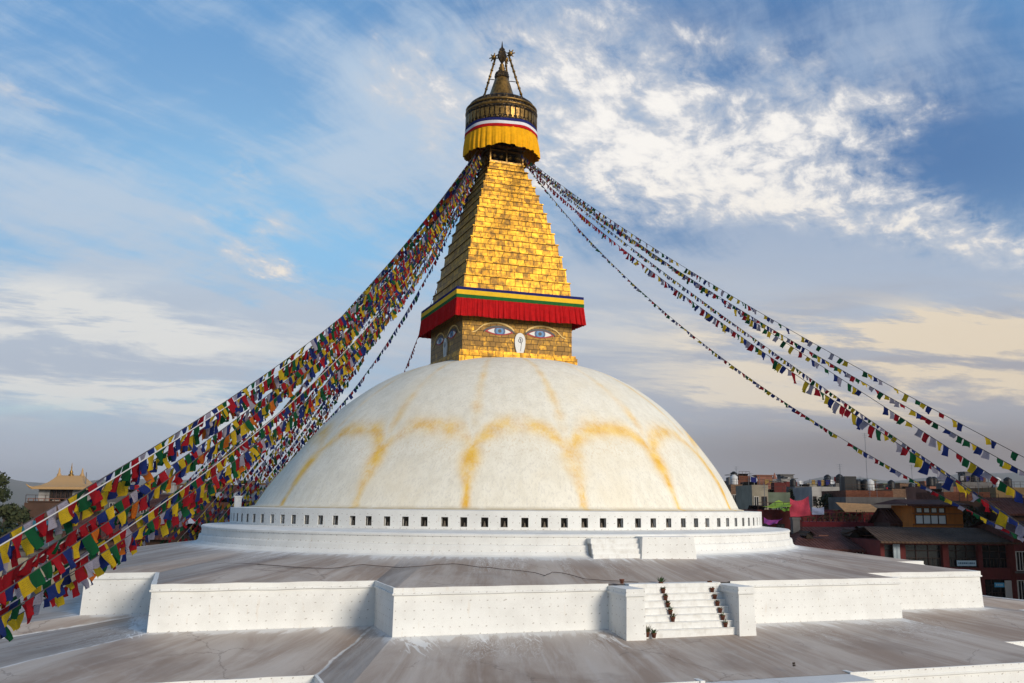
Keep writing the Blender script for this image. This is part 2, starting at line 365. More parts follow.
def b_filigree(t, b):
    o = objco(t); x, y, z = t.xyz(o); phi = t.m('ARCTAN2', y, x)
    w = t.n('ShaderNodeTexVoronoi'); t.put(w.inputs['Vector'], t.vec(t.mul(phi, 9.), t.mul(z, 3.6), 0.)); w.inputs['Scale'].default_value = 1.3
    dd = w.outputs['Distance']; n = t.noise(o, 3., 4)
    c = t.mix(t.ss(dd, .15, .55), (.20, .125, .05), (.03, .022, .016)); c = t.mix(t.ss(n, .5, .8), c, (.10, .075, .055))
    t.put(b.inputs['Base Color'], c); bump(t, b, t.mul(dd, -1.), .9, .12)
M_fili = mat('dark_gilt_filigree', rough=.5, metal=.55, build=b_filigree)
M_dark = mat('dark_timber', (.03, .022, .016), .8)  # one even near-black for eaves, openings and small fittings
M_niche = mat('niche_dark', (.035, .03, .025), .9)  # even near-black colour of the niche backs and frames
M_statue = mat('niche_figure', (.16, .13, .10), .8)
def cloth(name, c, var=.25, sx=1.):
    def f(t, b):
        n = t.noise(objco(t), 3.*sx, 4, .6); k = t.ss(n, .3, .75)
        t.put(b.inputs['Base Color'], t.mix(k, c, tuple(q*(1-var) for q in c)))
    return mat(name, c, .9, build=f, spec=.15)
M_red = cloth('red_cloth', (.50, .008, .010)); M_navy = cloth('navy_cloth', (.015, .02, .13)); M_yel = cloth('yellow_cloth', (.86, .52, .03), .12)
M_grn = cloth('green_cloth', (.015, .13, .03)); M_saff = cloth('saffron_cloth', (.90, .42, .008), .22); M_wht = cloth('white_cloth', (.75, .73, .75), .1)
M_crim = cloth('crimson_cloth', (.42, .01, .02))
P_white = mat('eye_white_paint', (.68, .68, .66), .5); P_blue = mat('eye_blue_paint', (.015, .05, .16), .4); P_lblue = mat('eye_light_blue_paint', (.05, .20, .42), .4)
P_black = mat('black_paint', (.012, .014, .02), .4); P_rim = mat('eye_red_paint', (.38, .02, .02), .5); P_brow = mat('brow_gold_paint', (.75, .50, .16), .45)
P_grey = mat('swirl_grey_paint', (.30, .29, .30), .6)

# ------------------------------------------------------------------ setting: ground and hills
def b_ground(t, b):
    o = objco(t); n = t.noise(o, .02, 8, .65); n2 = t.noise(o, .3, 5)
    c = t.mix(n, (.13, .11, .09), (.07, .085, .045)); c = t.mix(t.mul(n2, .4), c, (.20, .16, .13))
    t.put(b.inputs['Base Color'], c)
GZ = -14.
g = MB()
R_ = [0, 60, 140, 400, 1200, 4000, 15000, 30000]; nn = 48
for k in range(len(R_)-1):
    for j in range(nn):
        a, c_ = 2*math.pi*j/nn, 2*math.pi*(j+1)/nn
        p = [(R_[k]*math.cos(a), R_[k]*math.sin(a), GZ), (R_[k+1]*math.cos(a), R_[k+1]*math.sin(a), GZ), (R_[k+1]*math.cos(c_), R_[k+1]*math.sin(c_), GZ), (R_[k]*math.cos(c_), R_[k]*math.sin(c_), GZ)]
        g.face(p if k else p[:3])
tag(g.build('ground', mat('valley_floor', rough=.95, build=b_ground)), kind='structure', label='valley floor under the town')
def b_hill(t, b):
    o = objco(t); n = t.noise(o, .0012, 8, .6)
    t.put(b.inputs['Base Color'], t.mix(n, (.035, .055, .03), (.10, .09, .06)))
hm = MB()
def ridge(az):      # ridge height seen above the horizon, as an angle
    h = .010+.004*math.sin(az*9+1)+.003*math.sin(az*23+2)+.0014*math.sin(az*61)+.0006*math.sin(az*140)
    for a0, w_, k in ((.36, .09, .026), (.48, .06, .019), (-.50, .12, .010), (-.33, .09, .014), (.62, .12, .02), (-.75, .2, .02)): h += k*math.exp(-((az-a0)/w_)**2)
    return h
NA, D0 = 260, 8500.
prev = None
for j in range(NA+1):
    az = -1.25+2.5*j/NA; h = ridge(az)*D0
    col = []
    for q, (dd, hh) in enumerate(((6300, -.1), (6900, .22), (7500, .5+.08*math.sin(az*40)), (8100, .85), (8500, 1.), (9500, .6), (11000, -.1))):
        dd = dd*(1+.02*math.sin(az*33+q)); col.append((dd*math.sin(az), dd*math.cos(az)-DIST, GZ+max(-3, hh*h)))
    if prev:
        for q in range(6): hm.face([prev[q], col[q], col[q+1], prev[q+1]], smooth=True)
    prev = col
tag(hm.build('hills', mat('wooded_hill', rough=.95, build=b_hill)), kind='structure', label='faint hills closing the valley')

# ------------------------------------------------------------------ the stupa
SA = .3134
stupa = empty('stupa', (0, 0, 0), SA, label='huge whitewashed Buddhist stupa with a gilded stepped tower and painted eyes', cat='stupa')
def loc2w(u, v, z):        # stupa frame (u along the front, v out of the front) to world
    c, s = math.cos(SA), math.sin(SA); return Vector((c*u+s*v, s*u-c*v, z))
def w2loc(p):
    c, s = math.cos(SA), math.sin(SA); return c*p.x+s*p.y, s*p.x-c*p.y

def plus(a, c, b):         # 20-cornered plan, ccw seen from above, (x, y) with y = -v
    q = [(a, -b), (a, -c), (c, -c), (c, -a), (b, -a)]
    out = []
    for k in range(4):
        for (x, y) in q:
            for _ in range(k): x, y = -y, x
            out.append((x, y))
    return out
def sub_poly(P, step=1.2):
    out = []
    for i in range(len(P)):
        a, b = Vector(P[i]), Vector(P[(i+1) % len(P)]); n = max(1, int((b-a).length/step))
        for k in range(n): out.append((a.lerp(b, k/n), i, k/n))
    return out
T1o = plus(14., 23.3, 27.3)
for i_, p_ in {0: (14.1, -26.9), 1: (14.15, -23.4), 2: (22.9, -23.6), 16: (-23.8, -14.85), 17: (-23.8, -22.85), 18: (-13.58, -22.8), 19: (-13.56, -27.1), 15: (-27.3, -14.85)}.items(): T1o[i_] = p_
T1b = [(x*1.0035, y*1.0035) for x, y in T1o]
def plus2(a, c, b, cx, bx):
    Q = [(a, -b), (a, -c), (cx, -c), (cx, -a), (bx, -a)]; T = [(x, -y) for x, y in Q[::-1]]
    B_ = [(-x, -y) for x, y in Q]; L = [(x, -y) for x, y in B_[::-1]]
    return Q+T+B_+L
T2i, T2o = T1b, plus2(17.2, 29.5, 35., 32.6, 38.5)
T2b = plus2(17.28, 29.6, 35.12, 32.7, 38.6)
T3o = plus2(20., 36., 43., 39, 46); T3b = plus2(20.1, 36.1, 43.1, 39.1, 46.1)
Z1T, Z1B, Z2T, Z2B, Z3T = -3.40, -5.46, -6.55, -9.0, -10.2
STAIR1 = (-3.1, 3.62)      # outer faces of the cheek walls
def poly_at(P, i, k):
    return Vector(P[i % len(P)]).lerp(Vector(P[(i+1) % len(P)]), k)
def slope(inner, outer, zi, zo, parent, name, nsub=6):
    """ruled sloping roof between two rings given as callables of (edge, k)"""
    m = MB(); pts = sub_poly([tuple(p) for p in outer], 1.0); n = len(pts)
    for j in range(n):
        (p, i, k), (p2, i2, k2) = pts[j], pts[(j+1) % n]
        a, b = inner(i, k, p), inner(i2, k2, p2)
        la, lb = (p-a).length, (p2-b).length
        for q in range(nsub):
            t0, t1 = q/nsub, (q+1)/nsub
            def z(t_, w): return zi+(zo-zi)*t_+.025*math.sin(w.x*.7+w.y*.9)*math.sin(math.pi*t_)
            A0, A1, B0, B1 = a.lerp(p, t0), a.lerp(p, t1), b.lerp(p2, t0), b.lerp(p2, t1)
            m.face([(*A0, z(t0, A0)), (*A1, z(t1, A1)), (*B1, z(t1, B1)), (*B0, z(t0, B0))], uv=[(t0, t0*la), (t1, t1*la), (t1, t1*lb), (t0, t0*lb)])
    return m.build(name, M_roof, parent)
def wall_ring(outer, base, zt, zb, parent, name, gap=None, cope=.30):
    """battered wall following a plan; gap = (u0, u1) left open on the front face, as a list for several"""
    m = MB(); n = len(outer); s = 0.; c = MB()
    cp = .09
    def off(P, i, d):      # offset corner i outwards by d (axis-aligned plan)
        a, b, e = Vector(P[i-1]), Vector(P[i]), Vector(P[(i+1) % n])
        n1 = Vector(((b-a).y, -(b-a).x)).normalized(); n2 = Vector(((e-b).y, -(e-b).x)).normalized()
        return b+n1*d+n2*d
    O = [Vector(p) for p in outer]; C = [off(outer, i, cp) for i in range(n)]; I = [off(outer, i, -.22) for i in range(n)]
    B = [Vector(p) for p in base]
    for i in range(n):
        j = (i+1) % n; L = (O[j]-O[i]).length
        spans = [(0., 1.)]
        if gap and abs(O[i].y-O[j].y) < .5 and O[i].y < 0 and i == n-1:
            k0 = (gap[0]-O[i].x)/(O[j].x-O[i].x); k1 = (gap[1]-O[i].x)/(O[j].x-O[i].x); spans = [(0., k0), (k1, 1.)]
        for a, b in spans:
            f = lambda P, k: P[i].lerp(P[j], k)
            zc = zt-cope
            nd = max(1, int((b-a)*L/2.5))
            for q in range(nd):
                a_, b_ = a+(b-a)*q/nd, a+(b-a)*(q+1)/nd
                m.face([(*f(B, a_), zb-.15), (*f(B, b_), zb-.15), (*f(O, b_), zc), (*f(O, a_), zc)], uv=[(s+a_*L, zb-.15), (s+b_*L, zb-.15), (s+b_*L, zc), (s+a_*L, zc)])
            nc = max(1, int((b-a)*L/.9))
            for q_ in range(nc):
                a2, b2 = a+(b-a)*q_/nc, a+(b-a)*(q_+1)/nc
                def J(p, k):      # hand-laid lime edge: small waves in height and depth
                    end = min((p-O[i]).length, (p-O[j]).length) < .05
                    w_ = 0 if end else math.sin(p.x*1.9+p.y*1.3)*.012+math.sin(p.x*4.7-p.y*3.9+1)*.009
                    return w_*k
                q = [f(C, a2), f(C, b2)]; w = [f(I, a2), f(I, b2)]; o_ = [f(O, a2), f(O, b2)]
                dz = [J(o_[0], 1.), J(o_[1], 1.)]; q2 = [o_[k].lerp(q[k], .45+dz[k]*8) for k in (0, 1)]
                uvs = lambda z0, z1: [(s+a2*L, z0), (s+b2*L, z0), (s+b2*L, z1), (s+a2*L, z1)]
                c.face([(*o_[0], zc), (*o_[1], zc), (*q[1], zc+.03+dz[1]), (*q[0], zc+.03+dz[0])][::-1], uv=uvs(zc, zc))
                c.face([(*q[0], zc+.03+dz[0]), (*q[1], zc+.03+dz[1]), (*q[1], zc+.10-dz[1]), (*q[0], zc+.10-dz[0])], uv=uvs(zc, zc+.1))
                c.face([(*q[0], zc+.10-dz[0]), (*q[1], zc+.10-dz[1]), (*q2[1], zc+.13), (*q2[0], zc+.13)], uv=uvs(zc+.1, zc+.13))
                c.face([(*q2[0], zc+.13), (*q2[1], zc+.13), (*q2[1], zt+.05+dz[1]), (*q2[0], zt+.05+dz[0])], uv=uvs(zc+.13, zt+.05))
                c.face([(*q2[0], zt+.05+dz[0]), (*q2[1], zt+.05+dz[1]), (*w[1], zt+.02), (*w[0], zt+.02)], uv=uvs(0, .2))
                c.face([(*w[0], zt+.02), (*w[1], zt+.02), (*w[1], zt-.15), (*w[0], zt-.15)], uv=uvs(0, .2))
        s += L
    o = m.build(name, M_plaster, parent); c.build('coping', M_plaster, o); return o
R0I = 21.85
def circ_inner(r):
    return lambda i, k, p: p.normalized()*r
slope(circ_inner(R0I), T1o, -2.38, Z1T, stupa, 'sloping_roof')
slope(lambda i, k, p: poly_at(T2i, i, k), T2o, Z1B, Z2T, stupa, 'sloping_roof', 8)
slope(lambda i, k, p: poly_at(T2b, i, k), T3o, Z2B, Z3T, stupa, 'sloping_roof', 4)
wall_ring(T1o, T1b, Z1T, Z1B, stupa, 'terrace_wall', (STAIR1[0], STAIR1[1]))
wall_ring(T2o, T2b, Z2T, Z2B, stupa, 'terrace_wall', (-2.6, 4.35))
wall_ring(T3o, T3b, Z3T, GZ, stupa, 'terrace_wall')
def roof1_z(x, y):
    w = math.hypot(x, y); d = Vector((x/w, y/w)); best = None
    for i in range(20):
        a, b = Vector(T1o[i]), Vector(T1o[(i+1) % 20]); e = b-a; det = d.x*(-e.y)+e.x*d.y
        if abs(det) < 1e-9: continue
        tt = (a.x*(-e.y)+e.x*a.y)/det; s_ = (d.x*a.y-d.y*a.x)/det
        if tt > 0 and -1e-6 <= s_ <= 1+1e-6: best = tt if best is None else min(best, tt)
    return -2.38+(w-R0I)/(best-R0I)*(Z1T+2.38)

def block(m, u0, u1, v0, v1, z0, z1, bat=.06):     # plastered block with wall-like UVs
    lo = [(u0-bat, -v1-bat), (u1+bat, -v1-bat), (u1+bat, -v0), (u0-bat, -v0)]; hi = [(u0, -v1), (u1, -v1), (u1, -v0), (u0, -v0)]
    s = 0
    for i in range(4):
        j = (i+1) % 4; L = (Vector(hi[j])-Vector(hi[i])).length
        m.face([(*lo[i], z0), (*lo[j], z0), (*hi[j], z1), (*hi[i], z1)], uv=[(s, z0), (s+L, z0), (s+L, z1), (s, z1)]); s += L
    m.face([(*p, z1) for p in hi], uv=[(p[0]*.2, p[1]*.2) for p in hi])
def cheek(u0, u1, v0, v1, zt, zb):
    m = MB(); block(m, u0, u1, v0, v1, zb-.15, zt-.28); o = m.build('stair_cheek_wall', M_plaster, stupa)
    m = MB(); block(m, u0-.07, u1+.07, v0-.02, v1+.07, zt-.28, zt-.17, 0); block(m, u0-.035, u1+.035, v0-.02, v1+.035, zt-.17, zt+.05, 0); m.build('coping', M_plaster, o)
    return o
cheek(STAIR1[0], -2.2, 26.6, 29.05, Z1T-.1, Z1B-.3)
cheek(2.8, STAIR1[1], 26.6, 29.1, Z1T-.1, Z1B-.3)
NST = 7; TR = .23; RZ = .305
st1 = MB()
STEPS = []
for k in range(NST):       # k = 0 is the top step
    z = Z1T-.12-RZ*k; v1 = 27.45+TR*k
    st1.box(-2.2, 2.8, -v1, -(v1-TR-.4 if k else 26.9), z-RZ-(.6 if k == 6 else 0), z-.035)
    st1.box(-2.2, 2.8, -v1-.035, -(v1-TR if k else 26.9), z-.035, z)
    STEPS.append((v1, z))
st1.box(-2.2, 2.8, -27.46, -26.8, Z1T-.4, Z1T+.035)
st1.build('staircase', M_white, stupa)
# lower staircase continuing below
st2 = MB()
m = MB(); m.box(-2.58, 4.33, -36.6, -34.95, -7.2, Z2T-.012); m.build('landing', M_roof, stupa)
for k in range(9):
    z = Z2T-.16-.262*k; v1 = 36.9+.29*k; st2.box(-1.6, 3.35, -v1, -34., z-.3, z)
st2.build('staircase', M_white, stupa)
cheek(-2.6, -1.6, 35.1, 37.6, Z2T-1.1, Z2B-.3); cheek(3.35, 4.35, 35.1, 37.6, Z2T-1.1, Z2B-.3)
for a_, b_ in ((-2.8, -2.59), (4.34, 4.55)):
    m = MB(); block(m, a_, b_, 34., 35.1, Z2B, Z2T+.062, .0); m.build('wall_end', M_plaster, stupa)

# ring plinth below the niches
pl = MB()
seg = 216
prof = [(19.50, -1.04), (20.6, -1.16), (21.36, -1.20), (21.44, -1.26), (21.44, -1.36), (21.38, -1.39), (21.40, -1.78), (21.52, -1.80), (21.55, -1.86), (21.60, -2.15), (21.75, -2.32), (22.15, -2.46)]
for j in range(seg):
    a0, a1 = 2*math.pi*j/seg, 2*math.pi*(j+1)/seg
    for k in range(len(prof)-1):
        (r0, z0), (r1, z1) = prof[k], prof[k+1]
        pl.face([(r0*math.cos(a0), r0*math.sin(a0), z0), (r1*math.cos(a0), r1*math.sin(a0), z1), (r1*math.cos(a1), r1*math.sin(a1), z1), (r0*math.cos(a1), r0*math.sin(a1), z0)],
                uv=[(a0*21, z0), (a0*21, z1), (a1*21, z1), (a1*21, z0)], smooth=k in (0, 1))
pl.build('round_plinth', M_plaster, stupa)
sb = MB()
for k in range(4): sb.box(-1.75, 1.15, -(21.86+.12*k), -20.9, -2.62, -1.42-.27*k)
sb.build('plinth_steps', M_white, stupa)
m = MB(); block(m, 1.15, 4.3, 20.6, 22.25, -2.6, -1.32, .12); m.build('plinth_block', M_plaster, stupa)
# niche ring: 108 real openings
NR, NZ0, NZ1, NW = 19.54, -.90, -.37, .40
nr = MB()
for j in range(108):
    a0, a1 = 2*math.pi*(j-.5)/108, 2*math.pi*(j+.5)/108; am = (a0+a1)/2; jt = rng.uniform(-.0025, .0025)
    da = NW/2/NR; b0, b1 = am-da+jt, am+da+jt
    P = lambda a, z: (NR*math.cos(a), NR*math.sin(a), z)
    z0, z1, zt = -1.06, 0., 0.
    for (p, q, r_, s_) in ((a0, b0, z0, z1), (b1, a1, z0, z1), (b0, b1, z0, NZ0), (b0, b1, NZ1, z1)):
        nr.face([P(p, r_), P(q, r_), P(q, s_), P(p, s_)], uv=[(p*NR, r_), (q*NR, r_), (q*NR, s_), (p*NR, s_)])
    r2 = NR-.30
    Q = lambda a, z: (r2*math.cos(a), r2*math.sin(a), z)
    for (p, q, r_, s_) in (((b0, NZ0), (b1, NZ0), 0, 0), ((b1, NZ0), (b1, NZ1), 0, 0), ((b1, NZ1), (b0, NZ1), 0, 0), ((b0, NZ1), (b0, NZ0), 0, 0)):
        nr.face([Q(*p), Q(*q), P(*q), P(*p)], uv=[(0, 0)]*4)
    # lip on top and ledge back to the dome
    r1 = NR+.05
    X = lambda r_, a, z: (r_*math.cos(a), r_*math.sin(a), z)
    nr.face([X(NR, a0, .0), X(NR, a1, .0), X(18.0, a1, .05), X(18.0, a0, .05)], uv=[(0, 0)]*4)
ringo = nr.build('niche_ring', M_plaster, stupa)
niches = []
for j in range(108):
    am = 2*math.pi*j/108; wa = am+SA
    niches.append((math.sin(wa), am))
niches.sort()
def niche_mesh(lst):
    m = MB()
    for am in lst:
        M = Matrix.Rotation(am, 4, 'Z')
        m.box(NR-.34, NR-.30, -NW/2-.02, NW/2+.02, NZ0-.02, NZ1+.02, 0, M)
        m.box(NR-.07, NR-.04, -NW/2, -NW/2+.035, NZ0, NZ1, 0, M); m.box(NR-.07, NR-.04, NW/2-.035, NW/2, NZ0, NZ1, 0, M)
        m.box(NR-.07, NR-.04, -NW/2, NW/2, NZ1-.04, NZ1, 0, M)
        k = rng.uniform(.7, 1.1)
        for (r_, z) in ((.09*k, NZ0+.08), (.06*k, NZ0+.2*k), (.04, NZ0+.3*k)):
            m.box(NR-.26, NR-.12, -r_, r_, NZ0, z, 1, M, top=.015)
    return m
for s_, am in niches[:99]: niche_mesh([am]).build('niche', [M_niche, M_statue], ringo)
tag(niche_mesh([a for _, a in niches[99:]]).build('niche', [M_niche, M_statue], ringo), kind='stuff')

# dome
ZS = [0, 2, 4, 6, 8, 9.3, 10.3, 10.85]; RS = [18, 16.87, 15.41, 13.73, 11.53, 9.6, 7.5, 5.7]
def hermite(x):
    g = np.gradient(RS, ZS); k = min(max(int(np.searchsorted(ZS, x))-1, 0), len(ZS)-2); h = ZS[k+1]-ZS[k]; q = (x-ZS[k])/h
    return (2*q**3-3*q*q+1)*RS[k]+(q**3-2*q*q+q)*h*g[k]+(-2*q**3+3*q*q)*RS[k+1]+(q**3-q*q)*h*g[k+1]
dm = MB(); n = 256; rows = []
zz = [0.0, .02]+[10.85*(i/70) for i in range(1, 71)]
pr = [(18.35, .02), (18.3, .10)]+[(hermite(z)+.02, z) for z in zz[2:]]+[(4.6, 11.0), (.01, 11.1)]
for k, (r, z) in enumerate(pr):
    sx = .5*math.sin(min(z/8, 1)*math.pi/2); ox, oy = sx*math.cos(SA), -sx*math.sin(SA)
    for j in range(n):
        a = 2*math.pi*j/n; rr = r+(.05*math.sin(a*7+z*.6)+.03*math.sin(a*16+z*1.3))*min(1, z/2)*min(1, (11.1-z)/2)
        dm.v.append((ox+rr*math.cos(a), oy+rr*math.sin(a), z))
for k in range(len(pr)-1):
    for j in range(n):
        a = k*n+j; b = k*n+(j+1) % n; dm.f.append((a, b, b+n, a+n)); dm.mi.append(0); dm.uv.append(None); dm.sm.append(True)
dm.build('dome', M_dome, stupa)

# ---- harmika and tower (slightly turned against the terraces)
HA = .0233; HM = Matrix.Rotation(HA, 4, 'Z')
def frustum(m, h0, h1, z0, z1, uoff=0., cap=True, nz=1, vn=None):
    for i in range(4):
        M = HM @ Matrix.Rotation(i*math.pi/2, 4, 'Z')
        for q in range(nz):
            ta, tb = q/nz, (q+1)/nz; ha, hb = h0+(h1-h0)*ta, h0+(h1-h0)*tb; za, zb = z0+(z1-z0)*ta, z0+(z1-z0)*tb; va, vb = (za, zb) if vn is None else (vn+ta, vn+tb)
            m.face([M @ Vector((-ha, -ha, za)), M @ Vector((ha, -ha, za)), M @ Vector((hb, -hb, zb)), M @ Vector((-hb, -hb, zb))],
                   uv=[(uoff+i*20-ha, va), (uoff+i*20+ha, va), (uoff+i*20+hb, vb), (uoff+i*20-hb, vb)])
    if cap: m.face([HM @ Vector(p) for p in ((-h1, -h1, z1), (h1, -h1, z1), (h1, h1, z1), (-h1, h1, z1))], uv=[(0, 0), (2*h1, 0), (2*h1, 2*h1), (0, 2*h1)])
m = MB(); frustum(m, 4.66, 4.66, 10.2, 11.22); frustum(m, 4.58, 4.56, 11.22, 11.42); m.build('gilt_base_course', M_gold, stupa)
H0 = 4.34
m = MB(); frustum(m, H0, H0, 11.3, 15.6, cap=False); m.build('eye_box', M_gold_body, stupa)
# eave tray
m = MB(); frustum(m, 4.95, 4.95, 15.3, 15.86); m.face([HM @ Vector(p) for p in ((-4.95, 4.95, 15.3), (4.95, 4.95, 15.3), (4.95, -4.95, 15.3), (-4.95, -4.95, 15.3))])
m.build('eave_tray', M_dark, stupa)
val = empty('cloth_valance', parent=stupa)
def band(h, z0, z1, M, name, t=.03, dz=.0):
    m = MB()
    for i in range(4):
        R = HM @ Matrix.Rotation(i*math.pi/2, 4, 'Z'); n = 40
        for q in range(n):
            a, b = -h+2*h*q/n, -h+2*h*(q+1)/n; sag = lambda u: dz*math.cos(u/h*math.pi/2)*-1
            m.face([R @ Vector((a, -h, z0+sag(a))), R @ Vector((b, -h, z0+sag(b))), R @ Vector((b, -h, z1+sag(b)*.3)), R @ Vector((a, -h, z1+sag(a)*.3))])
    for (hh, zc) in ((h, z1), (h-.06, z0)):
        pass
    return m.build(name, M, val)
band(5.035, 15.72, 15.93, M_navy, 'navy_band'); band(5.045, 15.38, 15.72, M_yel, 'yellow_band'); band(5.055, 15.12, 15.38, M_grn, 'green_band')
m = MB(); m.face([HM @ Vector(p) for p in ((-5.035, -5.035, 15.93), (5.035, -5.035, 15.93), (5.035, 5.035, 15.93), (-5.035, 5.035, 15.93))]); m.build('top_sheet', M_navy, val)
sk = MB(); rows = 7
for i in range(4):
    R = HM @ Matrix.Rotation(i*math.pi/2, 4, 'Z'); n = 300; grid = []
    for q in range(n+1):
        u = -1+2*q/n; ph = (q*math.pi/6)+1.2*math.sin(q*.13+i)+.6*math.sin(q*.41)
        colv = []
        edge = 1-max(0, (abs(u)-.985)/.015)
        for k in range(rows):
            f = k/(rows-1); h = 5.04+.12*f+.02*f*math.sin(q*.05)
            p = (math.sin(ph)*.055*(.25+f)+.015*math.sin(q*1.7))*edge
            colv.append(R @ Vector((u*h, -h-p, 15.14-(1.36+.02*math.sin(q*.09+i))*f)))
        grid.append(colv)
    for q in range(n):
        for k in range(rows-1): sk.face([grid[q][k+1], grid[q+1][k+1], grid[q+1][k], grid[q][k]], smooth=True)
sk.build('red_skirt', M_red, val)

# eyes: outlines in the face plane (x right, y up, z out of the wall)
def face_M(i): return HM @ Matrix.Rotation(i*math.pi/2, 4, 'Z') @ Matrix.Translation((0, -H0, 0)) @ Matrix.Rotation(math.pi/2, 4, 'X')
def eye_outline(w0, w1, h0, h1, k=1., n=18, droop=0.):
    top = []; bot = []
    for i in range(n+1):
        t_ = i/n; x = w0+(w1-w0)*t_
        top.append((x, h1*math.sin(math.pi*t_)**.75-droop*t_)); bot.append((x, -h0*math.sin(math.pi*t_)**.9-droop*t_))
    return bot+top[::-1][1:-1]
for i in range(4):
    for sgn in (-1, 1):
        M = face_M(i) @ Matrix.Translation((sgn*1.58+.12, 12.93, 0)) @ Matrix.Diagonal((sgn, 1, 1, 1))
        fl = (lambda P: P if sgn > 0 else P[::-1])
        mm = MB(); mm.prism(fl(eye_outline(-1.14, 1.25, .27, .42)), .005, .03, M=M); eye = mm.build('eye', P_rim, stupa)
        mm = MB(); mm.prism(fl(eye_outline(-.86, .96, .19, .27)), .03, .045, M=M); mm.build('eye_white', P_white, eye)
        cir = lambda r, n=28, cx=.02, cy=.045: fl([(cx+r*math.cos(2*math.pi*q/n), cy+r*.96*math.sin(2*math.pi*q/n)) for q in range(n)])
        def clipc(P): return [(x, min(max(y, -.185), .265)) for x, y in P]
        mm = MB(); mm.prism(clipc(cir(.43)), .045, .056, M=M); mm.build('iris', P_blue, eye)
        mm = MB(); mm.prism(clipc(cir(.30)), .056, .062, M=M); mm.build('iris_ring', P_lblue, eye)
        mm = MB(); mm.prism(cir(.14), .062, .070, M=M); mm.build('pupil', P_black, eye)
        lid = MB()
        N_ = 24
        for q in range(N_):      # dark upper lid line
            t0, t1 = q/N_, (q+1)/N_
            f_ = lambda t_: (-1.14+2.40*t_, .40*math.sin(math.pi*t_)**.75)
            (xa, ya), (xb, yb) = f_(t0), f_(t1); w_ = .09
            lid.prism(fl([(xa, ya-.10), (xb, yb-.10), (xb, yb+.05), (xa, ya+.05)]), .03, .05, M=M)
        lid.build('eyelid', P_black, eye)
        br = MB()
        for q in range(N_):
            f_ = lambda t_: (-1.12+3.25*t_, .10+.62*math.sin(math.pi*min(1, t_*1.12))**.7*(1-.25*t_)-.26*max(0, t_-.75)/.25)
            (xa, ya), (xb, yb) = f_(q/N_), f_((q+1)/N_); w_ = .07*(1-.5*q/N_)
            br.prism(fl([(xa, ya-w_), (xb, yb-w_), (xb, yb+w_), (xa, ya+w_)]), .003, .04, M=M)
        br.build('brow', P_brow, eye)
    M = face_M(i) @ Matrix.Translation((.12, 12.0, 0))
    def nose(k):
        P = []
        for q in range(40):
            a = 2*math.pi*q/40; y = math.sin(a)*.93; w_ = .40+.10*math.sin(a)
            P.append((math.cos(a)*w_*(1+.08*math.sin(a))*k, y*k+(.0)))
        return P
    mm = MB(); mm.prism(nose(1.), .004, .10, M=M); no = mm.build('nose', P_white, stupa)
    mm = MB(); pts = []
    for q in range(46):
        t_ = q/45; a = t_*math.pi*2*1.35-.4; r_ = .06+.17*t_
        pts.append((math.cos(a)*r_, .38+math.sin(a)*r_))
    pts += [(.10-.06*t_, .12-.55*t_) for t_ in (0., .3, .6, 1.)]
    mm.tube([M @ Vector((x, y, .105)) for x, y in pts], .032, 5); mm.build('swirl', P_grey, no)

# thirteen gilded steps
HT = [1.22, 1.12, 1.04, .98, .93, .88, .84, .80, .76, .72, .68, .64, .60]
sc_ = (27.15-15.93)/sum(HT); z = 15.93
for k in range(13):
    h = HT[k]*sc_; a = 4.30-k*.232
    m = MB(); frustum(m, a, a-.07, z, z+h-.09, uoff=k*3.7, vn=k*1.0); frustum(m, a-.005, a-.01, z+h-.09, z+h, uoff=k*3.7+1)
    m.build('spire_step', M_gold, stupa); z += h
ZB = z
# belfry under the canopy
bel = MB()
hb = 1.42
bel.box(-hb, hb, -hb, hb, ZB, ZB+.16, 0, HM)
for sx in (-1, 1):
    for sy in (-1, 1): bel.box(sx*hb-.1*(sx > 0)-0, sx*hb+.1*(sx < 0), sy*hb-.1*(sy > 0), sy*hb+.1*(sy < 0), ZB+.16, ZB+1.25, 0, HM)
bel.box(-hb-.12, hb+.12, -hb-.12, hb+.12, ZB+1.25, ZB+1.42, 0, HM); bel.box(-hb-.05, hb+.05, -hb-.05, hb+.05, ZB+.98, ZB+1.06, 0, HM)
bel.box(-.06, .06, -hb, hb, ZB+.16, ZB+1.25, 0, HM); bel.box(-hb, hb, -.06, .06, ZB+.16, ZB+1.25, 0, HM)
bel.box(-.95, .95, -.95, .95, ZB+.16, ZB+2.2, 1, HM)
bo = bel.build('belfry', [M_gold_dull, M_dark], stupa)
for i in range(4):
    for x in (-1.0, -.38, .30, .95):
        m = MB(); M = HM @ Matrix.Rotation(i*math.pi/2, 4, 'Z') @ Matrix.Translation((x, -1.18, ZB+.62))
        m.lathe([(.001, .2), (.12, .17), (.2, .05), (.21, -.05), (.12, -.17), (.001, -.2)], 12); m.v = [tuple(M @ Vector(p)) for p in m.v]
        m.build('bell', M_gold_dull, bo)
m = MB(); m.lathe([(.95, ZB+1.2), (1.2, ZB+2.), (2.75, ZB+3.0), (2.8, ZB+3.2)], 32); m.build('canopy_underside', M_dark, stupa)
can = MB(); can.lathe([(2.72, 30.2), (2.86, 30.35), (2.86, 30.9), (2.80, 31.0), (2.80, 31.45), (2.90, 31.5), (2.90, 31.62), (2.78, 31.7), (2.78, 32.0), (2.84, 32.05), (2.82, 32.22), (2.62, 32.34), (2.64, 32.48), (2.35, 32.7), (1.2, 33.1), (.9, 33.3)], 72)
cano = can.build('canopy_drum', M_fili, stupa)
rimb = MB()
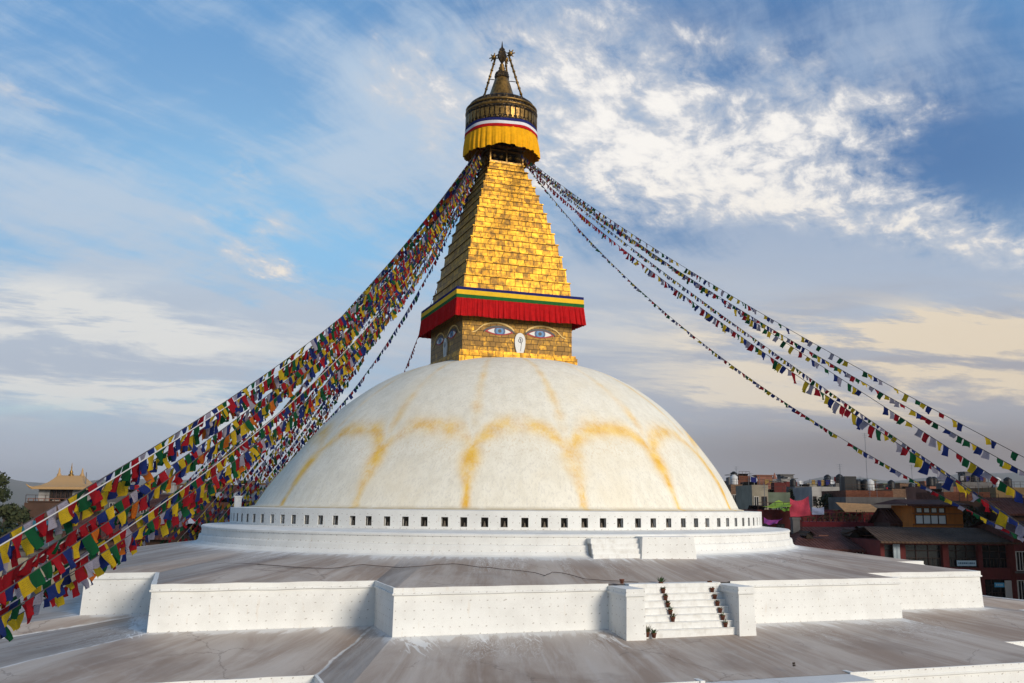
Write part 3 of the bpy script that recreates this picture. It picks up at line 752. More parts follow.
for k in range(44):        # hanging gilt petals round the drum
    M = Matrix.Rotation(2*math.pi*k/44, 4, 'Z') @ Matrix.Translation((2.9, 0, 0))
    rimb.prism([(-.03, -.15), (.03, -.15), (.03, .15), (-.03, .15)], 30.7, 31.35, 0, M)
    rimb.prism([(-.03, -.06), (.03, -.06), (.03, .06), (-.03, .06)], 30.5, 30.7, 0, M)
rimb.build('petal_fringe', M_gold_dull, cano)
rr_ = MB(); rr_.lathe([(2.86, 31.62), (2.96, 31.68), (2.96, 31.78), (2.86, 31.84)], 72); rr_.lathe([(2.84, 32.02), (2.93, 32.1), (2.84, 32.2)], 72); rr_.build('rim_moulding', M_gold_dull, cano)
def ringband(r0, r1, z0, z1, M, name, n=160):
    m = MB(); m.lathe([(r1, z0), (r0, z1)], n, fn=lambda r, z, w: (r+.02*math.sin(w*9), z+.04*math.sin(w*5+1))); return m.build(name, M, cloth_o)
cl = MB(); NC = 340
def clf(r, z, w):
    f = (29.72-z)/1.6; p = math.sin(w*34+2*math.sin(w*5))*.05*(.2+f)+.03*math.sin(w*77)*f
    hem = (.10*math.sin(w*3+.6)+.06*math.sin(w*7+2)+.05*math.sin(w*19))*f
    side = .12*f*max(0, math.cos(w+SA))
    return r+p+side, z+hem
cl.lathe([(3.02, 28.1), (3.04, 28.45), (3.03, 28.9), (2.99, 29.35), (2.95, 29.72)], NC, fn=clf)
cloth_o = cl.build('canopy_cloth', M_saff, stupa)
ringband(2.965, 2.985, 29.68, 29.93, M_red, 'red_band'); ringband(2.95, 2.965, 29.93, 30.18, M_wht, 'white_band'); ringband(2.93, 2.95, 30.18, 30.42, M_navy, 'navy_band')
# finial
m = MB(); m.lathe([(1.25, 33.0), (1.1, 33.35), (1.02, 33.5), (.92, 33.8), (.74, 34.4), (.56, 34.95), (.5, 35.0)], 32); fin = m.build('finial', M_gold_dull, stupa)
m = MB(); m.lathe([(.5, 34.98), (.60, 35.05), (.62, 35.2), (.5, 35.3), (.58, 35.36), (.52, 35.5), (.36, 35.55)], 24); m.build('dark_collar', M_fili, fin)
m = MB(); m.lathe([(.34, 35.5), (.38, 35.62), (.24, 35.8), (.28, 35.92), (.16, 36.1), (.19, 36.2), (.09, 36.36), (.05, 36.6)], 20); m.build('gilt_knob', M_gold_dull, fin)
m = MB(); m.lathe([(.05, 36.3), (.22, 36.6), (.38, 36.9), (.37, 37.15), (.27, 37.22), (.33, 37.35), (.22, 37.5), (.24, 37.6), (.10, 37.75), (.07, 37.85), (.02, 38.3), (.0, 38.35)], 20)
fin2 = m.build('crown_finial', M_fili, stupa)
for (lx, ly) in ((-.70, .71), (1., -.05), (.55, .83)):
    pass
for (wx, wy) in ((-.89, .45), (.89, -.45), (.45, .89)):      # world directions of the three gilt struts
    lx, ly = math.cos(-SA)*wx-math.sin(-SA)*wy, math.sin(-SA)*wx+math.cos(-SA)*wy
    a = Vector((lx*1.95, ly*1.95, 32.75)); b = Vector((lx*.62, ly*.62, 36.95))
    m = MB(); m.tube([a, b], .085, 8)
    for k in range(1, 8): q = a.lerp(b, k/8); m.tube([q, q+(b-a).normalized()*.10], .125, 8)
    so_ = m.build('strut', M_gold_dull, stupa)
    m = MB()
    for k in range(7):
        w = k*math.pi*2/7; q = b+Vector((lx*.15, ly*.15, .1)); e = q+Vector((math.cos(w)*.42*lx, math.cos(w)*.42*ly, math.sin(w)*.38))
        m.tube([q, e], .08, 6, r1=.04)
    m.lathe([(.0, 36.8), (.2, 36.95), (.2, 37.15), (.0, 37.3)], 8, c=(b.x+lx*.15, b.y+ly*.15)); m.build('leaf_ornament', M_gold_dull, so_)
for zc, rr in ((34.9, 1.05), (35.6, .9)):
    pass
m = MB(); m.tube([(-1.1, .35, 34.95), (1.1, -.35, 34.75)], .035, 5); m.build('tie_rod', M_dark, stupa)
# cable lying on the upper roof
def roof_pt(px, py):
    d = ray(px, py).normalized(); t_ = 38.
    while t_ < 75:
        p = EYE+d*t_; u, v_ = w2loc(p); z = roof1_z(u, v_)
        if p.z < z+.03 and math.hypot(u, v_) < 29: return Vector((p.x, p.y, z+.04))
        t_ += .03
    return p
cp_ = [(203, 566), (225, 563), (250, 564), (290, 567), (330, 568.5), (362, 565), (400, 568), (430, 565.5), (452, 563.5), (468, 566), (500, 569), (530, 572), (545, 576), (552, 572.5), (566, 574), (585, 579), (615, 581), (650, 583.5)]
pts = []
for i in range(len(cp_)-1):
    for k in range(3): f = k/3; pts.append(roof_pt(cp_[i][0]*(1-f)+cp_[i+1][0]*f, cp_[i][1]*(1-f)+cp_[i+1][1]*f+rng.uniform(-.4, .4)))
m = MB(); m.tube(pts, .018, 5)
tag(m.build('cable', mat('worn_cable', (.10, .08, .07), .8)), 'thin dark cable snaking across the sloping roof under the dome', 'cable')
q = at(237.3, 511.5, 77.)
wb = empty('gate_post', (q.x, q.y, -1.2), SA, label='small plain white post standing at the left end of the niche ring', cat='post')
m = MB(); m.box(-.27, .27, -.27, .27, 0, 1.95); m.build('shaft', M_white, wb); m = MB(); m.box(-.31, .31, -.31, .31, 1.95, 2.05); m.build('cap', M_white, wb)
# floodlight on the lower roof
p = at_z(794, 664.5, -6.12)
fl = empty('floodlight', p, .4, label='small black floodlight standing on the grey roof below the stairs', cat='lamp'); fl.scale = (.6,)*3
m = MB(); m.box(-.07, .07, -.05, .05, .02, .14, 0, Matrix.Rotation(-.35, 4, 'X')); m.build('lamp_head', M_dark, fl)
m = MB(); m.box(-.09, .09, -.05, .05, -.12, -.02); m.box(-.09, -.075, -.02, .02, -.02, .12); m.box(.075, .09, -.02, .02, -.02, .12); m.build('bracket', M_dark, fl)
# potted plants on the stair
M_terra = mat('terracotta', (.16, .055, .03), .85); M_leafd = mat('dry_leaves', (.065, .06, .018), .8); M_leafg = mat('pot_leaves', (.035, .07, .02), .8)
ordn = ['first', 'second', 'third', 'fourth', 'fifth', 'sixth', 'seventh', 'eighth', 'ninth', 'tenth', 'eleventh', 'twelfth', 'thirteenth', 'fourteenth', 'fifteenth', 'sixteenth', 'seventeenth', 'eighteenth', 'nineteenth', 'twentieth']
def pot(u, v, z, h, label, leaf, n=26):
    e = empty('potted_plant', loc2w(u, v, z), rng.uniform(0, 6), label=label, cat='plant', group='potted plants on the white stair'); e.scale = (.86,)*3
    m = MB(); m.lathe([(.001, 0), (.09, 0), (.125, .2), (.145, .2), (.145, .245), (.12, .245), (.11, .2), (.001, .2)], 14); m.build('pot', M_terra, e)
    m = MB()
    for k in range(n):
        a = rng.uniform(0, 6.28); el = rng.uniform(.4, 1.5); L = h*rng.uniform(.4, 1.); d = Vector((math.cos(a)*math.cos(el), math.sin(a)*math.cos(el), math.sin(el)))
        s_ = Vector((-math.sin(a), math.cos(a), 0))*.028; b0 = Vector((math.cos(a)*.05, math.sin(a)*.05, .2)); md = b0+d*L*.6; tp = b0+d*L-Vector((0, 0, .12*L))
        m.face([b0-s_*.3, b0+s_*.3, md+s_, md-s_]); m.face([md-s_, md+s_, tp])
    m.build('leaves', leaf, e)
for k in range(6):
    v1, z = STEPS[k]; pot(-.42, v1-.14, z+.003, (.5, .3, .28, .34, .36, .42)[k], f"potted plant in the middle column on the white stair, {ordn[k]} step from the top", M_leafg if k in (0, 4) else M_leafd)
for k in range(7):
    v1, z = STEPS[k]; pot(2.28, v1-.14, z+.003, (.12, .14, .16, .2, .2, .3, .34)[k], f"potted plant beside the right cheek wall of the stair, {ordn[k]} step from the top", M_leafg if k > 4 else M_leafd, 18)
pot(-2.03, STEPS[6][0]+.12, -5.62, .6, 'taller brown plant at the foot of the left cheek wall of the stair', M_leafd)
pot(-1.72, STEPS[6][0]+.2, -5.66, .4, 'low bushy plant at the foot of the stair, right of a taller one', M_leafg)
pot(-2.55, 27.4, Z1T+.06, .08, 'single terracotta pot on top of the left cheek wall', M_leafd, 6)

# ------------------------------------------------------------------ prayer flags
FC = [cloth('flag_blue', (.03, .05, .22), .3), cloth('flag_white', (.62, .60, .66), .2), cloth('flag_red', (.46, .02, .025), .25), cloth('flag_green', (.015, .14, .055), .3), cloth('flag_yellow', (.74, .55, .04), .2), cloth('flag_orange', (.70, .20, .03), .2)]
def b_flag(colr):
    def f(t, b):
        u, v, _ = t.xyz(uvco(t)); n = t.noise(objco(t), 2., 3)
        c = t.mix(t.ss(n, .3, .75), colr, tuple(q*.72 for q in colr))
        inside = t.mul(t.mul(t.ss(u, .12, .18), t.ss(u, .88, .82)), t.mul(t.ss(v, .12, .18), t.ss(v, .88, .82)))
        lines = t.mul(t.ss(t.m('FRACT', t.mul(v, 9.)), .35, .5), t.ss(t.noise(t.vec(t.mul(u, 14.), t.mul(v, 9.), 0.), 1.5, 2), .42, .55))
        c = t.mix(t.mul(t.mul(inside, lines), .38), c, (.03, .03, .04)); t.put(b.inputs['Base Color'], c)
        tr = t.n('ShaderNodeBsdfTranslucent'); t.put(tr.inputs['Color'], c); mx = t.n('ShaderNodeMixShader'); mx.inputs[0].default_value = .45
        out = [q for q in t.nt.nodes if q.type == 'OUTPUT_MATERIAL'][0]
        t.nt.links.new(b.outputs[0], mx.inputs[1]); t.nt.links.new(tr.outputs[0], mx.inputs[2]); t.nt.links.new(mx.outputs[0], out.inputs[0])
    return f
cols = [(.018, .035, .17), (.36, .33, .40), (.36, .012, .02), (.008, .095, .035), (.62, .42, .02), (.55, .14, .015)]
FM = [mat(n_, c_, .9, build=b_flag(c_), spec=.1) for n_, c_ in zip(('flag_blue', 'flag_white', 'flag_red', 'flag_green', 'flag_yellow', 'flag_orange'), cols)]
M_cord = mat('cord', (.07, .06, .06), .9); M_cordw = mat('pale_cord', (.50, .48, .47), .9)
def solve_sag(S, E, mx, my):
    lo, hi = .25, 30.
    def y_at(sg):
        best = None
        for k in range(201):
            t_ = k/200; p = S.lerp(E, t_)-Vector((0, 0, 4*sg*t_*(1-t_))); x, y, _ = pix(p)
            if best is None or abs(x-mx) < best[0]: best = (abs(x-mx), y)
        return best[1]
    for _ in range(24):
        mid = (lo+hi)/2
        if y_at(mid) < my: lo = mid
        else: hi = mid
    return (lo+hi)/2
def flag_string(S, E, mid, label, group, w=.40, gap=.03, h=.42, pal=(0, 1, 2, 3, 4), skip=.0, pale=False, redpart=None, t0=0.01, t1=.995, tail=0., blow=.5, hug=.45, seed=0, flat=0.):
    R = random.Random(seed+5)
    sg = solve_sag(S, E, *mid)
    cur = lambda t_: S.lerp(E, t_)-Vector((0, 0, 4*sg*t_*(1-t_)))
    L = sum((cur((k+1)/60)-cur(k/60)).length for k in range(60))
    o = empty('prayer_flag_string', S, label=label, cat='flag string', group=group)
    m = MB(); m.tube([cur(k/60)-S for k in range(61)], .011 if not pale else .014, 4); m.build('cord', M_cordw if pale else M_cord, o)
    n = int(L*(t1-t0)/(w+gap)); hor = Vector((E.x-S.x, E.y-S.y, 0)).normalized(); side = Vector((-hor.y, hor.x, 0)); fl = []
    wph = R.uniform(0, 6)
    for k in range(n):
        ta = t0+(t1-t0)*k/n; tb = ta+(t1-t0)/n*w/(w+gap)
        if R.random() < skip: continue
        a, b = cur(ta), cur(tb); x, y, d = pix((a+b)/2)
        if x < -30 or x > 1060 or y < -30 or y > 720: continue
        ci = pal[k % len(pal)]
        if redpart and redpart[0] < ta < redpart[1]: ci = 2
        if R.random() < .12: ci = R.choice(pal)
        gust = math.sin(k*.21+wph)*.5+math.sin(k*.53+wph*2)*.3
        sw = R.gauss(.0, .30)*1+gust*blow; hh = h*R.uniform(.62, 1.12); fold = R.choice((0, 0, 0, .25, .5, .75)) if d > 25 else R.choice((0, .12, .35, .6, .8))
        lean = R.gauss(0, .18)
        if R.random() < flat: fold = 0
        tn_ = (b-a).normalized(); g_ = Vector((0, 0, -1)); g_ = (g_-tn_*(g_.dot(tn_)*hug)).normalized(); dn = (g_+side*sw+hor*lean*.7).normalized()*hh
        fl.append((d, a-S, b-S, dn, ci, fold, R.uniform(0, 6)))
    fl.sort(key=lambda q: q[0])
    def draw(m, q, nx, ny, mi):
        d, a, b, dn, ci, fold, ph = q
        nrm = (b-a).cross(dn).normalized(); i0 = len(m.v)
        for i in range(nx+1):
            u = i/nx
            for j in range(ny+1):
                v = j/ny; uu = u if not fold else u+(.5-u)*fold*v
                p = a.lerp(b, uu)+dn*(v*(1+.06*math.sin(ph+u*3)))+nrm*(.07*v*math.sin(u*5+ph+v*2.2)+.03*v*math.sin(u*11+ph*2))*(w/.4)
                if v > 0: p = p-Vector((0, 0, .0))
                m.v.append(tuple(p))
        for i in range(nx):
            for j in range(ny):
                c0 = i0+i*(ny+1)+j; m.f.append((c0, c0+1, c0+ny+2, c0+ny+1)); m.mi.append(mi); m.sm.append(True)
                m.uv.append([(i/nx, j/ny), (i/nx, (j+1)/ny), ((i+1)/nx, (j+1)/ny), ((i+1)/nx, j/ny)])
    for q in fl[:99]:
        m = MB(); nx, ny = (5, 5) if q[0] < 24 else (3, 3); draw(m, q, nx, ny, 0); m.build('flag', FM[q[4]], o)
    if len(fl) > 99:
        m = MB()
        for q in fl[99:]: draw(m, q, 3, 2, q[4])
        tag(m.build('flag', FM, o), kind='stuff')
    return o
def top(dx, dy, z): return Vector((dx, dy, z))
def bez(u): return u
NF = [0]
def lab_left(band, k, n): return f"{band}, {ordn[k]} from its top"
R = random.Random(4)
GL = 'strings of prayer flags falling to the left of the tower'
def left_band(n, name, y250, y0, dist, xe=-50, **kw):
    for k in range(n):
        f = k/max(1, n-1)
        S = top(-1.55-R.uniform(0, .5), R.uniform(-1.4, 1.2), 28.35-.5*R.random()-kw.get('dz', 0))
        m_y = y250[0]+(y250[1]-y250[0])*f+R.uniform(-1.5, 1.5); ye = y0[0]+(y0[1]-y0[0])*f+R.uniform(-3, 3)
        x_ = xe if not isinstance(xe, tuple) else xe[0]+(xe[1]-xe[0])*f
        E = at(x_, ye, R.uniform(*dist)); mx_ = kw.get('mx', 250)
        if kw.get('line'):
            mx_ = kw['line']; sx_, sy_, _ = pix(S); m_y = sy_+(ye-sy_)*(sx_-mx_)/(sx_-x_)+m_y
        NF[0] += 1
        flag_string(S, E, (mx_, m_y), lab_left(name, k, n), GL, w=kw.get('w', .38), h=kw.get('h', .40), skip=kw.get('skip', .04), pale=(k % 4 == 1 and kw.get('palec', True)), redpart=kw.get('redpart') if k < 2 else None, seed=NF[0]*13, blow=kw.get('blow', .5), pal=kw.get('pal', ((0, 1, 2, 3, 4), (4, 0, 2, 3, 2), (2, 3, 4, 0, 1), (3, 4, 0, 2, 5))[k % 4]))
left_band(4, 'prayer flag string in the topmost bundle left of tower', (430, 441), (566, 582), (13.5, 15.5), xe=-45, w=.32, h=.33, mx=185)
left_band(4, 'prayer flag string in the middle bundle left of tower', (456, 468), (608, 624), (14.5, 17), w=.32, h=.33, mx=185, redpart=(.93, .99))
left_band(5, 'prayer flag string in the lowest bundle reaching left edge', (484, 508), (636, 652), (15.5, 19), w=.32, h=.33, mx=185)
left_band(20, 'prayer flag string dropping behind left terrace', (12, 22), (572, 556), (80, 90), xe=(92, 222), w=.36, h=.38, line=330)
left_band(4, 'thin prayer flag string beside left of dome', (8, 14), (522, 512), (88, 93), xe=(224, 250), w=.28, h=.28, skip=.10, palec=False, line=330)
for k, (mx, my, ex, ey, ed, lb, pal, w_) in enumerate(((400, 322, 322, 425, 78, 'single dark prayer flag string running down behind the upper left of the dome', (0, 3, 0, 2, 1), .34),
        (425, 318, 404, 372, 80, 'short string of crimson flags between the eaves and the dome', (2, 2), .26))):
    S = top(-1.7, .6 if k == 0 else 1.6, 27.6); E = at(ex, ey, ed)
    flag_string(S, E, (mx, my), lb, GL, w=w_, h=w_*1.1, seed=900+k, pal=pal)
GR = 'strings of prayer flags stretching to the right of the tower'
names = ['highest prayer flag string right of the tower with well spaced flags', 'second highest prayer flag string right of the tower, thickly hung', 'prayer flag string right of the tower hanging just under the second highest',
         'thin nearly bare prayer flag string between thicker ones on the right', 'prayer flag string right of the tower, all crimson on its upper part', 'lowest prayer flag string right of the tower, alone under the others']
defs = [((1075, 484), 27, (842, 359), .25, .35, .05, None, .23), ((1075, 500), 24, (865, 384), .25, .06, .03, None, .20), ((1075, 528), 25, (880, 404), .27, .22, .04, None, .26),
        ((1075, 560), 26, (854, 407.5), .20, .10, .05, None, .18), ((1085, 566), 19, (865, 422.5), .29, .10, .04, (.04, .52), .28), ((1075, 563), 30, (809, 419), .30, .03, .05, None, .16)]
for k, ((ex, ey), ed, mid, w_, sk_, gp, red, h_) in enumerate(defs):
    S = top(1.5+.12*k, -1.1+.3*k, 28.15-.08*k); E = at(ex, ey, ed)
    flag_string(S, E, mid, names[k], GR, w=w_, h=h_, gap=gp, skip=sk_, redpart=red, seed=300+k*7, blow=.25, hug=.95, flat=.75)

# ------------------------------------------------------------------ town
def wallmat(name, c, dirt=.5, brick=False, sc=1.):
    def f(t, b):
        o = objco(t); n = t.noise(o, .5*sc, 6, .65); n2 = t.noise(t.vmul(o, (1.6, 1.6, .25)), 1., 4)
        k = t.mix(t.ss(n, .35, .7), c, tuple(q*.72 for q in c)); k = t.mix(t.mul(t.ss(n2, .5, .75), dirt), k, tuple(q*.35+.01 for q in c))
        if brick:
            br = t.n('ShaderNodeTexBrick'); x, y, z = t.xyz(o); t.put(br.inputs['Vector'], t.vec(t.add(x, y), z, 0.)); br.inputs['Scale'].default_value = 2.2
            br.inputs['Color1'].default_value = (1, 1, 1, 1); br.inputs['Color2'].default_value = (.55, .5, .5, 1); br.inputs['Mortar'].default_value = (.35, .35, .35, 1)
            k = t.mix(.8, k, br.outputs['Color'], 'MULTIPLY')
        t.put(b.inputs['Base Color'], k)
    return mat(name, c, .92, build=f)
WM = {'brick': wallmat('red_brick', (.22, .08, .045), .4, True), 'ochre': wallmat('ochre_render', (.26, .17, .08)), 'grey': wallmat('raw_concrete', (.15, .14, .135)), 'cream': wallmat('cream_render', (.32, .28, .21)),
      'maroon': wallmat('maroon_render', (.13, .026, .024), .4), 'white': wallmat('white_render', (.40, .38, .36)), 'pink': wallmat('salmon_render', (.28, .12, .08)), 'brown': wallmat('brown_render', (.10, .055, .038)), 'green': wallmat('pale_green_render', (.15, .18, .13)), 'orange': wallmat('orange_timber', (.60, .185, .03), .3), 'tan': wallmat('tan_brick', (.22, .13, .08), .4, True)}
def b_corr(c, dirc='x', k=9.):
    def f(t, b):
        o = objco(t); x, y, z = t.xyz(o); w = t.m('SINE', t.mul(x, k*2)); n = t.noise(o, .7, 5, .6)
        t.put(b.inputs['Base Color'], t.mix(t.ss(n, .35, .7), c, tuple(q*.6 for q in c))); bump(t, b, w, .6, .04)
    return f
RM = {'mauve': mat('mauve_tin_roof', (.13, .075, .07), .85, spec=.08, build=b_corr((.12, .05, .04))), 'tin': mat('grey_tin_roof', (.2, .2, .2), .6, build=b_corr((.14, .135, .13))), 'brownr': mat('brown_tin_roof', (.10, .07, .06), .85, spec=.08, build=b_corr((.10, .062, .042))), 'teal': mat('teal_tin_roof', (.03, .22, .28), .6, build=b_corr((.03, .22, .28))), 'blue': mat('blue_tin_roof', (.06, .13, .25), .6, build=b_corr((.06, .13, .25)))}
M_glass = mat('dark_window_glass', (.012, .013, .015), .25, spec=.5); M_frame = mat('pale_window_frame', (.50, .47, .42), .7); M_framed = mat('dark_window_frame', (.05, .03, .025), .8)
M_tank = mat('black_water_tank', (.015, .015, .017), .5); M_tankw = mat('white_water_tank', (.55, .55, .55), .5); M_steel = mat('galvanised_steel', (.25, .25, .26), .5, .6)
M_lw = cloth('faded_laundry', (.30, .29, .30)); M_ly = cloth('ochre_laundry', (.30, .19, .06))
def window(par, x, z, w, h, y=0., frame=None, glass=None, mull=1):
    m = MB(); fr = .07
    m.box(x-w/2, x+w/2, y-.015, y+.05, z, z+h, 1)
    for a, b, c, d in ((x-w/2-fr, x-w/2, z-fr, z+h+fr), (x+w/2, x+w/2+fr, z-fr, z+h+fr), (x-w/2, x+w/2, z-fr, z), (x-w/2, x+w/2, z+h, z+h+fr)): m.box(a, b, y-.07, y+.04, c, d, 0)
    for k in range(mull): xx = x-w/2+w*(k+1)/(mull+1); m.box(xx-.03, xx+.03, y-.045, y-.016, z, z+h, 0)
    return m.build('window', [frame or M_frame, glass or M_glass], par)
def tank(par, x, y, z, r=.55, white=False, h=1.3):
    m = MB(); m.lathe([(.001, z+.5), (r, z+.5), (r*1.03, z+.5+h*.3), (r, z+.5+h*.35), (r*1.03, z+.5+h*.65), (r, z+.5+h*.7), (r, z+.5+h), (r*.5, z+.5+h*1.15), (r*.35, z+.5+h*1.22), (.001, z+.5+h*1.22)], 14, c=(x, y))
    t_ = m.build('water_tank', M_tankw if white else M_tank, par)
    m = MB()
    for a in (-1, 1):
        for b in (-1, 1): m.box(x+a*r*.6-.04, x+a*r*.6+.04, y+b*r*.6-.04, y+b*r*.6+.04, z, z+.5)
    m.build('tank_stand', M_steel, t_)
def antenna(par, x, y, z, h=2.5):
    m = MB(); m.tube([(x, y, z), (x, y, z+h)], .03, 4)
    for k in range(3): m.tube([(x-.4+.1*k, y, z+h-.1-.25*k), (x+.4-.1*k, y, z+h-.1-.25*k)], .015, 3)
    m.build('antenna', M_steel, par)
def house(px0, px1, pyt, d, dep, wall, label, group=None, roof='flat', rz=None, wins=None, tanks=(), extra=None, pyb=None, name='house', rmat='mauve', rh=1.6, frame=None, litf=0., stair=None, cat='house'):
    """box house whose front spans pixels px0..px1 at d metres, top at pixel row pyt"""
    A = at(px0, pyt, d); B = at(px1, pyt, d); w = (B.x-A.x); zt = (A.z+B.z)/2; zb = GZ
    cx = (A.x+B.x)/2
    e = empty(name, (cx, A.y, zb), rz or 0., label=label, cat=cat, group=group); H = zt-zb
    m = MB(); m.box(-w/2, w/2, 0, dep, 0, H-(.0 if roof != 'flat' else .02)); 
    if roof == 'flat':
        for a, b, c, d_ in ((-w/2-.02, w/2+.02, -.02, .16), (-w/2-.02, w/2+.02, dep-.16, dep+.02), (-w/2-.02, -w/2+.16, .16, dep-.16), (w/2-.16, w/2+.02, .16, dep-.16)): m.box(a, b, c, d_, H-.02, H+.62)
    m.build('wall', WM[wall], e)
    st = 3.0; nrow = 4
    if wins is None: wins = max(1, int(w/2.6))
    for r_ in range(nrow):
        z = H-2.1-st*r_
        if z < 1: break
        for k in range(wins):
            x = -w/2+w*(k+.5)/wins
            window(e, x, z, min(1.2, w/wins*.5), 1.25, frame=frame if frame else (M_frame if rng.random() < .5 else M_framed))
        m = MB(); m.box(-w/2-.12, w/2+.12, -.16, 0-.002, z-1.05, z-.90); m.build('floor_band', WM['grey'] if wall != 'grey' else WM['cream'], e)
    if roof == 'gable' or roof == 'shed':
        m = MB(); ov = .5
        if roof == 'gable':
            m.face([(-w/2-ov, -ov, H-.1), (w/2+ov, -ov, H-.1), (w/2+ov, dep/2, H+rh), (-w/2-ov, dep/2, H+rh)]); m.face([(w/2+ov, dep+ov, H-.1), (-w/2-ov, dep+ov, H-.1), (-w/2-ov, dep/2, H+rh), (w/2+ov, dep/2, H+rh)])
            m.face([(-w/2, 0, H), (-w/2, dep, H), (-w/2, dep/2, H+rh-.1)]); m.face([(w/2, 0, H), (w/2, dep/2, H+rh-.1), (w/2, dep, H)])
            m.box(-w/2-ov, w/2+ov, -ov-.03, -ov, H-.28, H-.08)
        else:
            m.box(-w/2-ov, w/2+ov, -ov, dep+ov, H, H+.08, 0, Matrix.Translation((0, 0, 0)) @ Matrix.Shear('XY', 4, (0, 0)))
            m.face([(-w/2-ov, -ov, H+.12), (w/2+ov, -ov, H+.12), (w/2+ov, dep+ov, H+rh), (-w/2-ov, dep+ov, H+rh)])
        m.build('roof', RM[rmat], e)
    if stair:
        m = MB(); x = stair*w/2; m.box(x-1.3, x+1.3, dep*.4, dep*.4+2.6, H-.02, H+2.3); m.box(x-1.5, x+1.5, dep*.4-.2, dep*.4+2.8, H+2.3, H+2.45); m.build('stair_house', WM[wall], e)
    for (f, y, wh) in tanks: tank(e, f*w/2, y, H+(rh*.6 if roof != 'flat' else 0), white=wh)
    if extra: extra(e, w, dep, H)
    if roof == 'flat' and d < 200:
        r2 = random.Random(int(px0*31+pyt*7)); Hp = H+.6
        if r2.random() < .75:
            m = MB(); n_ = max(3, int(w/.8))
            for k in range(n_+1): x = -w/2+.05+(w-.1)*k/n_; m.box(x-.02, x+.02, .04, .08, Hp+.02, Hp+.75)
            m.box(-w/2+.02, w/2-.02, .035, .085, Hp+.75, Hp+.80); m.box(-w/2+.02, w/2-.02, .05, .07, Hp+.38, Hp+.41); m.build('railing', M_framed, e)
        for k in range(r2.randint(1, 3)):
            x, y = r2.uniform(-.42, .42)*w, r2.uniform(1.5, dep-1.5); kind = r2.random()
            if kind < .35:
                m = MB(); M_ = Matrix.Translation((x, y, H+.5)) @ Matrix.Rotation(-.6, 4, 'X'); m.box(-.9, .9, -.5, .5, .3, .36, 0, M_); m.box(-.8, -.74, -.1, 0., -.3, .3, 0, M_); m.box(.74, .8, -.1, 0., -.3, .3, 0, M_); m.build('solar_panel', M_glass, e)
            elif kind < .6:
                m = MB(); m.lathe([(.001, .0), (.25, .05), (.42, .16)], 12); M_ = Matrix.Translation((x, y, H+1.3)) @ Matrix.Rotation(1.0, 4, 'X'); m.v = [tuple(M_ @ Vector(p)) for p in m.v]; m.tube([(x, y, H), (x, y, H+1.3)], .03, 4); m.build('satellite_dish', M_tankw, e)
            elif kind < .8:
                antenna(e, x, y, H, r2.uniform(1.8, 3.4))
            else:
                w2 = r2.uniform(1.2, 2.2); m = MB(); m.box(x-w2/2, x+w2/2, y, y+1.6, H, H+r2.uniform(1.5, 2.1), 0); m.box(x-w2/2-.15, x+w2/2+.15, y-.2, y+1.8, H+2.1, H+2.18, 1); m.build('roof_hut', [WM[r2.choice(('brick', 'tan', 'grey', 'maroon'))], RM['tin']], e)
        if r2.random() < .3:
            y = 2.2; m = MB(); x0, x1 = -w*.4, w*.3; m.tube([(x0, y, H), (x0, y, H+1.8)], .03, 4); m.tube([(x1, y, H), (x1, y, H+1.8)], .03, 4); m.tube([(x0, y, H+1.75), ((x0+x1)/2, y, H+1.6), (x1, y, H+1.75)], .012, 3)
            x = x0+.3; k = 0
            while x < x1-.6:
                ww = r2.uniform(.35, .7); m.face([(x, y, H+1.64), (x+ww, y, H+1.64), (x+ww, y+.05, H+1.64-r2.uniform(.5, .9)), (x, y-.04, H+1.64-r2.uniform(.5, .9))], r2.randint(1, 4)); x += ww+r2.uniform(.05, .4)
            m.build('laundry_line', [M_steel, M_lw, M_crim, M_navy, M_ly], e)
    return e
